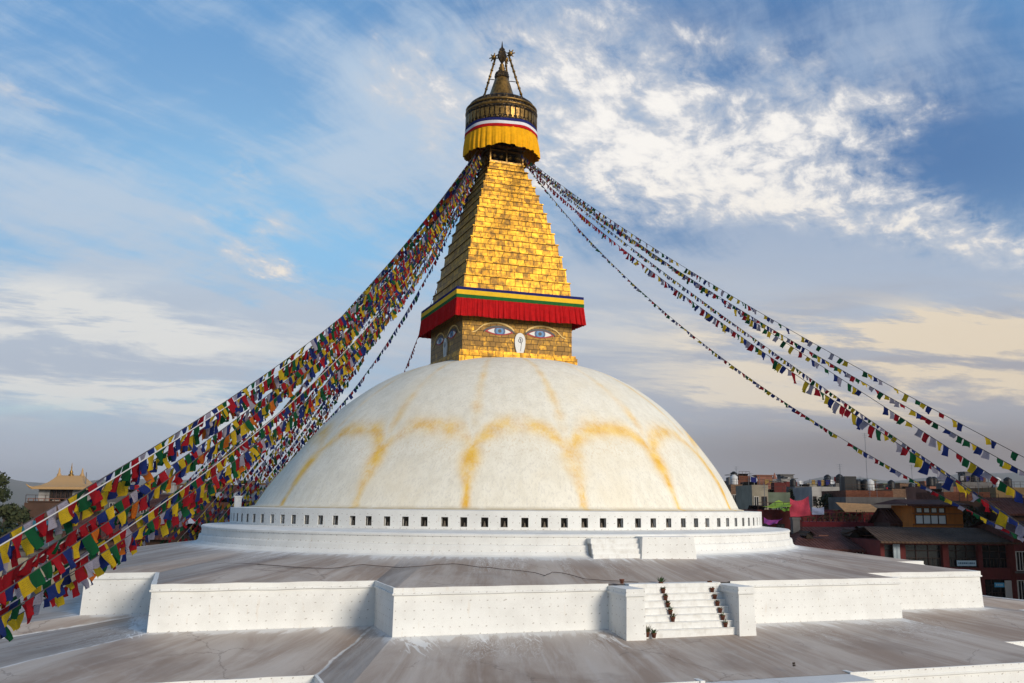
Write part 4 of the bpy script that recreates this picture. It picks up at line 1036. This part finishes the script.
# --- right side, nearest first
def facade_bays(e, w, dep, H):
    # big shop-like bays between maroon pillars under a long brown roof
    pass
def at_local(e, px, py, d): p = at(px, py, d); return p.x-e.location.x, p.z-e.location.z
D1 = 84.
def maroon_building():
    d = D1; A = at(880, 541, d); B = at(1013, 541, d)
    e = empty('terrace_building', (A.x, A.y, GZ), 0., label='long maroon building with large dark window bays under a brown roof', cat='building')
    X = lambda px: (at(px, 541, d).x-A.x); Z = lambda py: (at(950, py, d).z-GZ)
    ops = [(905, 942, 545, 566), (948, 977.5, 545, 566.5), (981.5, 1010, 545.5, 567.5), (884, 899, 545, 566)]
    low = [(885, 925, 579, 602), (932, 975, 579, 602), (982, 1008.5, 579, 602)]
    m = MB(); xs = sorted(set([X(880), X(1013)]+[X(o_[i]) for o_ in ops for i in (0, 1)])); depth = 9.
    # back and side volumes, then front pillars and beams standing around real openings
    m.box(0, X(1013), 1.3, depth, 0, Z(541)); 
    def strip(rects, zt, zb):
        xs = [X(880)]
        for r_ in sorted(rects): xs += [X(r_[0]), X(r_[1])]
        xs.append(X(1013))
        for k in range(0, len(xs), 2): 
            if xs[k+1]-xs[k] > .02: m.box(xs[k], xs[k+1], 0, 1.3, zb, zt)
    z1, z2, z3, z4 = Z(541), Z(545), Z(567.5), Z(579)
    m.box(0, X(1013), 0, 1.3, z2, z1); strip(ops, z2, z3); m.box(0, X(1013), -.12, 1.3, z4, z3); strip(low, z4, Z(602)); m.box(0, X(1013), 0, 1.3, 0, Z(602))
    m.build('wall', WM['maroon'], e)
    for (a, b, c, q) in ops+low:
        m = MB(); x0, x1, zb, zt = X(a), X(b), (z3 if c < 570 else Z(602)), (z2 if c < 570 else z4)
        m.box(x0, x1, .5, .54, zb, zt, 1); k = 3 if x1-x0 > 2 else 1
        for j in range(k+1): xx = x0+(x1-x0)*j/k; m.box(xx-.04, xx+.04, .42, .499, zb, zt, 0)
        m.box(x0, x1, .42, .499, zt-.55, zt-.48, 0); m.box(x0, x1, .3, .36, zb+.75, zb+.80, 0)
        for j in range(8): xx = x0+(x1-x0)*(j+.5)/8; m.box(xx-.015, xx+.015, .31, .34, zb, zb+.75, 0)
        m.build('window_bay', [M_framed, M_glass], e)
    m = MB(); m.box(X(892.5), X(899), -.1, .06, Z(567), Z(544.5)); m.build('shutter', mat('pale_blue_shutter', (.36, .42, .46), .6, build=b_corr((.36, .42, .46))), e)
    m = MB(); m.box(X(1001.5), X(1008), -.08, .05, Z(601), Z(580)); m.build('shutter', M_frame, e)
    M_sign = mat('pale_sign', (.45, .58, .64), .6); M_bs = mat('blue_sign', (.10, .38, .58), .6); M_ink = mat('sign_ink', (.05, .10, .16), .7)
    for (a, b, c, q, mm_) in ((956.5, 975.5, 560.5, 566, M_sign), (992.5, 1002.5, 582.5, 587, M_bs)):
        m = MB(); m.box(X(a), X(b), .18, .24, Z(q), Z(c)); s_ = m.build('sign', mm_, e)
        m = MB(); x = X(a)+.12; r2 = random.Random(3)
        while x < X(b)-.2:
            w_ = r2.uniform(.06, .16); m.box(x, x+w_, .165, .179, (Z(q)+Z(c))/2-.07, (Z(q)+Z(c))/2+.08); x += w_+.05
        m.build('lettering', M_ink if mm_ is M_sign else M_sign, s_)
    m = MB(); H = Z(541); zr = at(950, 527.5, d+4.5).z-GZ
    m.face([(X(876), -1.0, H-.05), (X(1014), -1.0, H-.05), (X(1014), 4.5, zr), (X(884), 4.5, zr)]); m.face([(X(1014), 10, H), (X(876), 10, H), (X(884), 4.5, zr), (X(1014), 4.5, zr)])
    m.box(X(876), X(1014), -1.04, -1.0, H-.2, H-.04); m.build('roof', RM['brownr'], e)
    m = MB()
    for k in range(17): x = X(880)+k*.75; m.box(x, x+.1, -.8, 0, H-.22, H-.06)
    m.build('rafter', M_framed, e)
maroon_building()
def dark_red_end():
    e = house(1013.5, 1075, 536, 83., 9, 'maroon', 'dark red house at the right edge with pale latticed windows', roof='gable', rmat='mauve', wins=0, rh=1.2)
    w = 61.5*83/F; H = e.children[0].bound_box[1][2]
    for (px, pyt, pyb) in ((1020, 552, 570), (1022, 581, 600)):
        x, z = at_local(e, px, pyb, 83.); z2 = at_local(e, px, pyt, 83.)[1]; window(e, x+.15, z, .75, z2-z, frame=M_frame, mull=2)
dark_red_end()
def orange_house():
    d = 94.; A = at(912, 506, d); X = lambda px: at(px, 506, d).x-A.x; Z = lambda py: at(930, py, d).z-GZ
    e = empty('timber_house', (A.x, A.y, GZ), 0., label='orange timber upper storey with two rows of four white windows', cat='house')
    m = MB(); m.box(0, X(962), 0, 2.4, 0, Z(505.5)); m.box(.6, X(962), 2.4, 6.5, 0, Z(505.5)); m.build('wall', WM['orange'], e)
    m = MB()
    for py in (506.5, 513.5, 524.5): m.box(-.03, X(962)+.03, -.07, -.002, Z(py)-.07, Z(py)+.07)
    for k in range(5): x = X(914.5+k*7.6); m.box(x-.06, x+.06, -.05, -.002, Z(524), Z(507))
    m.build('timber_trim', mat('dark_orange_trim', (.30, .10, .025), .7), e)
    M_wpane = mat('white_blind', (.85, .83, .78), .7)
    for k in range(4):
        x = X(918.4+k*7.5)
        for (a, b, w_) in ((512.3, 508.3, .24), (523.6, 515.6, .36)):
            if k == 3: b = b
            m = MB(); m.box(x-w_, x+w_, -.05, .0, Z(a), Z(b), 1); f_ = .05
            m.box(x-w_-f_, x-w_, -.09, 0, Z(a)-f_, Z(b)+f_, 0); m.box(x+w_, x+w_+f_, -.09, 0, Z(a)-f_, Z(b)+f_, 0); m.box(x-w_, x+w_, -.09, 0, Z(a)-f_, Z(a), 0); m.box(x-w_, x+w_, -.09, 0, Z(b), Z(b)+f_, 0)
            m.build('window', [WM['brown'], M_wpane], e)
    m = MB(); zr = at(930, 499.5, d+3).z-GZ; m.face([(X(903), -1.2, Z(504.6)), (X(965), -1.2, Z(504.6)), (X(961), 3.4, zr), (X(910), 3.4, zr)]); m.face([(X(965), 8, Z(504.6)), (X(903), 8, Z(504.6)), (X(910), 3.4, zr), (X(961), 3.4, zr)])
    m.face([(X(903), 8, Z(504.6)), (X(903), -1.2, Z(504.6)), (X(910), 3.4, zr)]); m.face([(X(965), -1.2, Z(504.6)), (X(965), 8, Z(504.6)), (X(961), 3.4, zr)])
    m.box(X(903), X(965), -1.25, -1.2, Z(504.6)-.15, Z(504.6)+.02); m.build('roof', RM['mauve'], e)
orange_house()
def brown_roof_hall():
    d = 88.; A = at(795, 549, d); X = lambda px, dd=88.: at(px, 540, dd).x-A.x; Z = lambda px, py, dd=88.: at(px, py, dd).z-GZ
    e = empty('low_hall', (A.x, A.y, GZ), 0., label='low maroon hall under a wide mauve roof with two dormers', cat='building')
    m = MB(); m.box(X(792), X(882), 0, 12, 0, Z(840, 547.8)); m.box(X(874), X(893), -.6, 6, 0, Z(882, 541)); m.build('wall', WM['maroon'], e)
    m = MB(); e0 = Z(840, 549); r0 = Z(840, 527, 96.)
    m.face([(X(789), -.7, e0), (X(877), -.7, e0-.05), (X(888, 96), 8, r0), (X(803, 96), 8, r0)]); m.face([(X(877), 16, e0), (X(789), 16, e0), (X(803, 96), 8, r0), (X(888, 96), 8, r0)])
    m.face([(X(789), 16, e0), (X(789), -.7, e0), (X(803, 96), 8, r0)]); m.face([(X(877), -.7, e0-.05), (X(877), 16, e0), (X(888, 96), 8, r0)])
    m.box(X(789), X(877), -.74, -.7, e0-.25, e0); m.build('roof', RM['mauve'], e)
    for px in (810, 855):
        dd = 91.; x = X(px, dd); z = Z(px, 538.5, dd); y = 3.; q = MB()
        s_ = .72 if px > 830 else .6
        q.face([(x-.55*s_, y, z), (x+.55*s_, y, z), (x+.55*s_, y, z+.45*s_), (x, y, z+1.0*s_), (x-.55*s_, y, z+.45*s_)]); dr = q.build('dormer', M_dark, e)
        q = MB(); q.face([(x-.85*s_, y-.3, z+.25), (x, y-.3, z+1.15*s_), (x, y+3.2, z+1.15*s_), (x-.85*s_, y+2.2, z+.25)]); q.face([(x, y-.3, z+1.15*s_), (x+.85*s_, y-.3, z+.25), (x+.85*s_, y+2.2, z+.25), (x, y+3.2, z+1.15*s_)]); q.build('dormer_roof', RM['brownr'], dr)
        q = MB(); q.box(x+.8, x+1.7, y-.2, y+.3, z+.25, z+.33); q.build('ledge', WM['pink'], dr)
    for k, px in enumerate((812, 838, 862)): window(e, X(px), Z(px, 559), 1.0, .75, y=0)
brown_roof_hall()
house(874, 907, 536.5, 92, 6, 'maroon', 'small maroon house with a lean-to porch behind the mauve hall roof', roof='gable', rmat='brownr', rh=.9, wins=2)
def porch(e, w, dep, H): pass
house(893, 914, 523, 98, 5, 'brown', 'small dark house with steep mauve roof left of the orange storey', roof='gable', rmat='mauve', rh=1.5, wins=2)
def open_terrace():
    d = 104.; A = at(800, 524, d); X = lambda px: at(px, 520, d).x-A.x; Z = lambda py: at(840, py, d).z-GZ
    e = empty('roof_terrace_house', (A.x, A.y, GZ), 0., label='red house with a roof terrace of shelves below a tan awning', cat='house')
    m = MB(); m.box(0, X(893), 0, 10, 0, Z(522)); m.box(X(848), X(890), 4, 9, Z(522), Z(510)); m.box(0, X(848), 6, 9, Z(522), Z(513)); m.build('wall', wallmat('red_render', (.20, .022, .03), .4), e)
    m = MB(); m.face([(X(849), 1.0, Z(512)), (X(888), 1.0, Z(512.5)), (X(886), 4.2, Z(505)+.15), (X(850), 4.2, Z(505)+.3)]); m.build('awning', cloth('tan_awning', (.55, .30, .13), .3), e)
    m = MB()
    for k in range(14): x = X(803)+k*(X(890)-X(803))/13; m.box(x-.04, x+.04, -.05, .05, Z(522), Z(522)+1.0)
    m.box(0, X(893), -.06, .06, Z(522)+1.0, Z(522)+1.08); m.box(0, X(893), -.03, .03, Z(522)+.5, Z(522)+.55); m.build('railing', WM['maroon'], e)
    r2 = random.Random(9)
    for k in range(16):
        x = X(805)+k*.58; m = MB(); cx, cz = x, Z(522)+.05; hh = r2.uniform(.35, 1.)
        for q in range(20):
            a = r2.uniform(0, 6.3); rr = r2.uniform(.05, .3); z = cz+.2+r2.uniform(0, hh); p = Vector((cx+math.cos(a)*rr, .5+math.sin(a)*rr, z)); m.face([p, p+Vector((.12, 0, .05)), p+Vector((.05, .05, .16))])
        m.box(cx-.15, cx+.15, .35, .65, cz, cz+.25, 1)
        m.build('planter', [M_leafg if k % 3 else M_leafd, M_terra], e)
open_terrace()
def sheet(name, pts, M, label, cat, d, thick=.03, folds=.12):
    """hanging or stretched cloth through four pixel corners at given depths"""
    P = [at(px, py, dd) for px, py, dd in pts]; c = sum(P, Vector())/4; m = MB(); n = 14
    for i in range(n):
        for j in range(n):
            def pt(a, b):
                q = P[0].lerp(P[1], a).lerp(P[3].lerp(P[2], a), b); nn_ = (P[1]-P[0]).cross(P[3]-P[0]).normalized()
                return q-c+nn_*folds*(math.sin(a*9+b*4)*.5+math.sin(a*4-b*7)*.5)-Vector((0, 0, folds*2*math.sin(math.pi*a)*(1-b)))
            m.face([pt(i/n, j/n), pt((i+1)/n, j/n), pt((i+1)/n, (j+1)/n), pt(i/n, (j+1)/n)], smooth=True)
    return tag(m.build(name, M, loc=c), label, cat)
def props(px, d, py_t, py_b):
    pass
sheet('tarpaulin', [(779, 500, 103), (800, 499.2, 100), (790, 507, 96), (762, 507.5, 99)], cloth('lime_tarpaulin', (.36, .50, .05), .15), 'lime green tarpaulin stretched over a terrace right of the dome', 'tarpaulin', 100)
sheet('tarpaulin', [(780, 507, 97), (789.5, 505, 97), (789.5, 511, 96), (780, 510, 96)], cloth('green_tarpaulin', (.13, .24, .03), .2), 'small dull green tarpaulin hanging under the lime one', 'tarpaulin', 97)
sheet('hanging_sheet', [(790, 498, 97), (808.5, 496, 97), (810.5, 515.5, 96.5), (790, 517, 96.5)], cloth('pink_sheet', (.56, .065, .10), .2), 'large pink sheet hung up beside the lime tarpaulin', 'sheet', 97, folds=.18)
sheet('tarpaulin', [(764, 517.2, 97), (783, 517.8, 97), (777, 523.5, 93), (764, 524.2, 93)], cloth('violet_tarpaulin', (.33, .05, .24), .2), 'violet tarpaulin low down right beside the niche ring', 'tarpaulin', 95)
sheet('hanging_sheet', [(812, 507, 98), (824, 507, 98), (824, 514.6, 98), (812, 514.6, 98)], cloth('lilac_sheet', (.42, .46, .62), .15), 'small pale lilac sheet drying beside the pink one', 'sheet', 98, folds=.05)
house(758, 802, 516, 99, 8, 'maroon', 'dark maroon house under the lime and violet tarpaulins', wins=3)
def pillar():
    A = at(791.5, 517, 95); B = at(798.5, 517, 95); e = at(795, 517.5, 95)
    m = MB(); m.box(-(B.x-A.x)/2, (B.x-A.x)/2, -.4, .4, 0, e.z-GZ-.2); m.box(-(B.x-A.x)/2-.08, (B.x-A.x)/2+.08, -.48, .48, e.z-GZ-.2, e.z-GZ)
    tag(m.build('pillar', WM['grey'], loc=(e.x, e.y, GZ)), 'pale grey concrete pillar under the large pink sheet', 'pillar')
pillar()
# --- rooftops behind (right)
GRR = 'rooftops behind the right of the dome'; GRL = 'rooftops behind the left of the dome'
TK = lambda *a: a
house(735, 744, 484, 150, 9, 'brick', 'half hidden brick house touching the right edge of the dome', GRR, wins=2, tanks=((.2, 4, False),))
house(739, 750, 479.5, 165, 8, 'brick', 'tallest brick house right of the dome', GRR, wins=2)
house(731, 765, 489, 135, 8, 'tan', 'wide tan brick house below the tallest brick house', GRR, wins=5, tanks=((-.5, 3, True),))
house(752, 768, 490, 118, 8, 'cream', 'small cream house left of the lime tarpaulin', GRR, wins=2)
house(765, 786, 489, 160, 9, 'pink', 'pinkish house in front of the thin spire', GRR, wins=3, stair=-.4)
house(756, 790, 497, 128, 6, 'green', 'pale green low house behind the lime tarpaulin', GRR, wins=4)
house(784, 796, 486, 190, 9, 'grey', 'grey concrete block with black tanks right of the spire', GRR, wins=2, tanks=((-.4, 3, False), (.4, 4, False)), stair=.5)
house(795, 818, 490, 170, 9, 'grey', 'low grey block with a dark railing before the hills', GRR, wins=4, tanks=((-.7, 3, False),))
house(812, 842, 491, 140, 9, 'white', 'long pale house behind the lilac sheet', GRR, wins=6, tanks=((.5, 3, False),))
house(836, 850, 487, 150, 9, 'grey', 'dark grey house left of the big black tanks', GRR, wins=2, tanks=((.2, 2, False), (-.6, 5, False)))
def tanks4(e, w, dep, H):
    m = MB(); m.box(-w*.45, -w*.2, 1, 3, H+.3, H+2.4); m.build('shed', M_tank, e)
    antenna(e, w*.1, 2, H, 8.); antenna(e, -w*.48, 2, H, 4.)
house(846, 893, 495.5, 120, 9, 'brick', 'long brick house topped by a row of black tanks', GRR, wins=7, tanks=((-.2, 2.5, False), (-.02, 3, False), (.12, 2.2, False), (.3, 2, True)), extra=tanks4)
house(846, 905, 502.5, 113, 6, 'grey', 'low concrete house just above the tan awning', GRR, wins=8)
house(892, 930, 493, 150, 8, 'tan', 'tan brick house with a tall mast behind the orange storey', GRR, wins=5, extra=lambda e, w, dep, H: antenna(e, .2*w, 2, H, 4.5), tanks=((-.6, 3, False),))
house(930, 962, 491, 135, 8, 'pink', 'salmon house with a dark roof tank right above the orange storey', GRR, wins=4, tanks=((-.35, 3, False), (-.1, 3, False)), roof='flat')
house(944, 990, 497, 120, 8, 'brick', 'brick house crossed by flags right of the orange storey', GRR, wins=6)
house(962, 1000, 486, 155, 9, 'grey', 'grey block with a cluttered tank roof behind the flag strings', GRR, wins=5, tanks=((-.5, 3, False), (0, 2, False), (.6, 4, False)), stair=.2)
house(996, 1040, 492, 130, 9, 'ochre', 'ochre house behind the flags at the right edge', GRR, wins=6, tanks=((-.4, 3, True), (.1, 3, False)))
house(960, 1000, 507, 101, 7, 'brown', 'dark brown house with plants right of the orange storey', wins=5, frame=M_framed, group=GRR)
house(998, 1060, 513, 99, 6, 'brown', 'brown gabled house above the dark red end house', GRR, roof='gable', wins=5, rh=1.6)
# the thin temple spire on the skyline
p = at(778, 490, 210.); sp = empty('temple', (p.x, p.y, GZ), 0, label='small temple with a thin pointed spire on the right skyline', cat='temple')
zt = at(778, 472.5, 210.).z-GZ; zb = p.z-GZ
m = MB(); m.box(-2.2, 2.2, 0, 4.4, 0, zb); m.build('wall', WM['tan'], sp)
m = MB(); m.lathe([(2.6, zb), (2.0, zb+.5), (1.3, zb+1.2), (1.1, zb+1.9), (.55, zb+2.5), (.35, zb+3.0), (.05, zt)], 10, c=(0, 2.2)); m.build('spire', WM['pink'], sp)
# --- far skyline behind the near roofs
cn = ['ochre', 'grey', 'brick', 'cream', 'pink', 'tan', 'white', 'brown', 'green']
adj = {'ochre': 'ochre', 'grey': 'grey concrete', 'brick': 'red brick', 'cream': 'cream', 'pink': 'salmon', 'tan': 'tan brick', 'white': 'whitish', 'brown': 'brown', 'green': 'pale green'}
rr = random.Random(21)
def skyline(x0, x1, side, d0, d1, y0, y1, grp, row):
    x = x0; k = 0
    while x < x1:
        w_ = rr.uniform(8, 17); wl = rr.choice(cn); d = rr.uniform(d0, d1); tk = rr.random()
        tks = ((rr.uniform(-.6, .6), 3, rr.random() < .3),) if tk < .6 else ()
        house(x, x+w_, rr.uniform(y0, y1), d, 10, wl, f"{adj[wl]} house, {ordn[k]} from left in the {row} row of roofs {side} of dome", grp, wins=2, tanks=tks, stair=rr.choice((None, .3, -.3)), rz=rr.uniform(-.2, .2))
        x += w_*rr.uniform(.8, 1.1); k += 1
        if k > 19: break
skyline(728, 1030, 'right', 240, 330, 491, 497, GRR, 'farthest')
skyline(742, 1030, 'right', 175, 215, 490, 496, GRR, 'second farthest')
skyline(78, 262, 'left', 230, 330, 491, 498, GRL, 'farthest')
skyline(86, 240, 'left', 165, 200, 493, 499, GRL, 'second farthest')
# --- left side
house(222, 246, 492, 150, 8, 'cream', 'cream house under a mauve roof, uppermost beside the left of the dome', GRL, roof='gable', rh=1.2, wins=3)
house(240, 268, 489, 165, 8, 'white', 'white walled house against the left edge of the dome', GRL, roof='shed', rmat='tin', rh=.8, wins=3)
house(206, 234, 497, 128, 8, 'pink', 'salmon house under a mauve roof behind the flags', GRL, roof='gable', rh=1.0, wins=4)
house(232, 262, 499, 122, 8, 'brown', 'brown house with a tin roof just above the niche ring', GRL, roof='gable', rmat='tin', rh=1.0, wins=4)
house(205, 232, 508, 104, 7, 'pink', 'orange pink house seen through the flags left of the ring', GRL, wins=4)
house(226, 246, 512, 98, 6, 'brick', 'brick house right next to the left end of the niche ring', GRL, wins=3)
house(150, 200, 505, 108, 8, 'ochre', 'ochre house mostly hidden behind the prayer flags', GRL, roof='gable', rh=1.2, wins=5)
house(165, 215, 522, 92, 8, 'maroon', 'maroon house behind the flags above the left terrace', GRL, roof='gable', rh=1.0, wins=5)
house(108, 160, 497, 130, 8, 'grey', 'grey house with a pale parapet behind the upper flags', GRL, wins=5, tanks=((.3, 3, False),))
house(98, 168, 536, 84, 8, 'brown', 'brown house behind the densest flags on the left', GRL, roof='gable', rh=1.3, wins=6)
house(72, 112, 533, 86, 8, 'pink', 'salmon house under a wide mauve roof at the left', GRL, roof='gable', rh=1.4, wins=3)
house(-30, 74, 548, 80, 8, 'grey', 'long grey corrugated shed at the left edge', GRL, roof='shed', rmat='tin', rh=.3, wins=0)
house(-30, 62, 570, 74, 5, 'cream', 'long cream wall building at the lower left edge', GRL, wins=0)
house(1, 32, 532, 88, 6, 'green', 'small house under a teal roof at the left edge', GRL, roof='shed', rmat='teal', rh=.9, wins=2)
house(24, 64, 509, 97, 8, 'brown', 'dark brown house carrying the golden roofed pavilion', GRL, wins=3, frame=M_framed)
# golden-roofed pavilion
def pavilion():
    d = 98.; c = at(55, 509, d); z0 = c.z+.6; s_ = d/F
    e = empty('pavilion', (c.x, c.y+3, z0), 0., label='white pavilion with a golden curved roof on the left skyline', cat='pavilion')
    Z = lambda py: at(55, py, d).z-z0
    zE, zW, zR = Z(488.), Z(502.), Z(477.)
    m = MB(); m.box(-2.45, 2.0, -1.6, 1.6, zW, zE-.05); m.build('wall', WM['white'], e)
    m = MB()
    for x in (-1.1, .9): m.box(x-.1, x+.1, -1.78, -1.6, zW, zE-.05)
    m.box(-1.05, .85, -1.68, -1.6, zW+.3, zE-.2); m.box(1.3, 1.75, -1.66, -1.6, zW+.1, zE-.5); m.build('doorway', M_dark, e)
    for k in range(4): window(e, -.8+.46*k, zW+.35, .3, .8, y=-1.7, frame=M_framed)
    m = MB(); m.box(-3.1, 2.7, -2.3, 2.3, Z(507), zW); m.box(-3.2, 2.8, -2.4, 2.4, zW, zW+.10); m.build('base', WM['brown'], e)
    m = MB()
    for k in range(12): x = -3.1+k*.53; m.box(x-.03, x+.03, -2.33, -2.27, zW+.1, zW+.3)
    m.box(-3.15, 2.75, -2.34, -2.26, zW+.3, zW+.36); m.build('balustrade', WM['pink'], e)
    Mg = mat('pale_golden_roof', (.44, .27, .12), .6, .0)
    m = MB(); prof = [(2.95, 2.35, zE-.12), (2.85, 2.3, zE+.12), (2.2, 1.75, zE+.32), (1.75, 1.2, zE+.62), (1.5, .75, zE+.95), (1.35, .35, zR+.15), (1.3, .12, zR+.25)]
    for k in range(len(prof)-1):
        a, b = prof[k], prof[k+1]; ca = [(-a[0], -a[1], a[2]), (a[0], -a[1], a[2]), (a[0], a[1], a[2]), (-a[0], a[1], a[2])]; cb = [(-b[0], -b[1], b[2]), (b[0], -b[1], b[2]), (b[0], b[1], b[2]), (-b[0], b[1], b[2])]
        for i in range(4): m.face([ca[i], ca[(i+1) % 4], cb[(i+1) % 4], cb[i]])
    b = prof[-1]; m.face([(-b[0], -b[1], b[2]), (b[0], -b[1], b[2]), (b[0], b[1], b[2]), (-b[0], b[1], b[2])]); a = prof[0]
    m.face([(-a[0], -a[1], a[2]), (-a[0], a[1], a[2]), (a[0], a[1], a[2]), (a[0], -a[1], a[2])])
    for sx in (-1, 1):
        for sy in (-1, 1): m.tube([(sx*2.7, sy*2.15, zE), (sx*3.05, sy*2.45, zE+.1), (sx*3.3, sy*2.65, zE+.38)], .14, 6, r1=.04)
    rf = m.build('roof', Mg, e)
    for x in (-1.25, 1.15): m = MB(); m.lathe([(.22, zR+.1), (.25, zR+.3), (.12, zR+.5), (.1, zR+.75), (.02, zR+1.05)], 8, c=(x, 0)); m.build('finial', Mg, rf)
    m = MB(); m.lathe([(.28, zR+.2), (.3, zR+.32), (.14, zR+.45), (.2, zR+.6), (.07, zR+.8), (.06, zR+1.1), (.01, zR+1.6)], 8, c=(0, 0)); m.build('finial', M_gold_dull, rf)
    q = at(75.7, 500, d); m = MB(); m.tube([(q.x-c.x, -1, Z(505)), (q.x-c.x, -1, Z(471.5))], .05, 5); m.build('flagpole', M_steel, e)
pavilion()
# market umbrella seen through the flags
def umbrella():
    c = at(190, 521, 88); e = empty('parasol', (c.x, c.y, c.z-2.2), 0, label='red and white parasol on a roof behind the flags at left', cat='parasol')
    m = MB()
    for k in range(8):
        a, b = k*math.pi/4, (k+1)*math.pi/4; m.face([(0, 0, 2.5), (1.2*math.cos(a), 1.2*math.sin(a), 2.0), (1.2*math.cos(b), 1.2*math.sin(b), 2.0)], k % 2)
    m.build('canopy', [M_wht, M_red], e); m = MB(); m.tube([(0, 0, 0), (0, 0, 2.45)], .03, 6); m.build('pole', M_steel, e)
umbrella()
# unseen houses added beyond the right edge to shade the town from low sun
def off_frame(sd, q, w, top_, label):
    d_ = Vector((math.sin(SUN_AZ), -math.cos(SUN_AZ), 0)); p_ = Vector((math.cos(SUN_AZ), math.sin(SUN_AZ), 0)); c = d_*sd+p_*q
    e = empty('unseen_shade_house', (c.x, c.y, GZ), SUN_AZ, label=label, cat='house'); H = top_-GZ
    m = MB(); m.box(-w/2, w/2, 0, 9, 0, H); m.box(-w/2-.2, w/2+.2, -.2, 9.2, H, H+.5); m.build('wall', WM['ochre'], e)
    for r_ in range(8):
        for k in range(int(w/3.2)): window(e, -w/2+3.2*(k+.5), H-2.3-3.1*r_, 1.2, 1.3, frame=M_frame)
off_frame(36, 46, 20, 10., 'unseen tall ochre house added for shade beyond the right edge')
off_frame(36, 68, 20, 11., 'unseen taller ochre house added for shade further beyond the right edge')
off_frame(34, 90, 20, 10., 'farthest unseen ochre house added for shade beyond the right edge')
# ------------------------------------------------------------------ trees
def b_leaf(t, b):
    n = t.noise(objco(t), .9, 4); t.put(b.inputs['Base Color'], t.mix(t.ss(n, .35, .7), (.022, .034, .012), (.055, .06, .022)))
M_leaf = mat('foliage', rough=.8, build=b_leaf); M_bark = mat('bark', (.10, .07, .05), .95)
def tree(px, pyt, d, w, h, label, seed, n=2600, grp='trees among the houses'):
    R = random.Random(seed); p = at(px, pyt, d); e = empty('tree', (p.x, p.y, GZ), 0, label=label, cat='tree', group=grp); H = p.z-GZ
    m = MB(); m.tube([(0, 0, 0), (.2, 0, H*.4), (.1, .1, H*.85)], .38, 8, r1=.06)
    cl = []
    for k in range(15):
        a = R.uniform(0, 6.3); z = H-h*R.uniform(.08, .95); f = 1-abs((H-z)/h-.55)*1.1; r_ = w/2*f*R.uniform(.35, 1.); c = Vector((math.cos(a)*r_, math.sin(a)*r_, z)); cl.append((c, R.uniform(.5, 1.15)*w*.2))
        m.tube([(.1, .0, max(2, z-h*.3)), c*.6+Vector((0, 0, z*.4-.2)), c], .12, 5, r1=.02)
    cl.append((Vector((0, 0, H-h*.12)), w*.15))
    m.build('trunk', M_bark, e)
    m = MB()
    for k in range(n):
        c, r_ = R.choice(cl); v = Vector((R.gauss(0, 1), R.gauss(0, 1), R.gauss(0, .8))); v = v.normalized()*r_*R.uniform(.45, 1.12)
        q = c+v; a = Vector((R.gauss(0, 1), R.gauss(0, 1), R.gauss(0, 1))).normalized(); b = a.cross(v).normalized(); s_ = R.uniform(.10, .24)
        m.face([q-a*s_, q+b*s_*.6, q+a*s_, q-b*s_*.6])
    m.build('crown', M_leaf, e)
tree(-14, 472, 92, 5.2, 7, 'dark tree cut by the left edge of the picture', 1, 4200)
tree(4, 504, 88, 4.2, 5, 'low dark tree in front of the tallest one at the left edge', 2, 3000)
tree(22, 508, 90, 3.6, 4.5, 'small dark tree left of the house under the pavilion', 3, 2400)
tree(86, 497, 110, 4.5, 5, 'small tree between pavilion and prayer flags', 4, 1800)
tree(828, 494, 125, 4.5, 4, 'dark bushy tree behind the lilac sheet', 5, 1600)
tree(972, 508, 96, 4.5, 4, 'dark bushy tree right of the orange storey', 6, 2200)
tree(792, 489, 150, 3.5, 4, 'small dark tree behind the pink sheet', 7, 1200)

# ------------------------------------------------------------------ haze
def haze():
    m = MB(); m.box(-13500, 13500, -DIST-60, 12000, GZ-6, 350)
    o = m.build('haze', None); tag(o, kind='stuff', label='evening haze over the valley', cat='haze')
    M = bpy.data.materials.new('haze'); M.use_nodes = True; nt = M.node_tree
    for q in list(nt.nodes):
        if q.type != 'OUTPUT_MATERIAL': nt.nodes.remove(q)
    v = nt.nodes.new('ShaderNodeVolumePrincipled'); v.inputs['Color'].default_value = (.82, .79, .80, 1); v.inputs['Density'].default_value = .00008; v.inputs['Anisotropy'].default_value = .0
    nt.links.new(v.outputs[0], [q for q in nt.nodes if q.type == 'OUTPUT_MATERIAL'][0].inputs['Volume'])
    o.data.materials.clear(); o.data.materials.append(M)
haze()
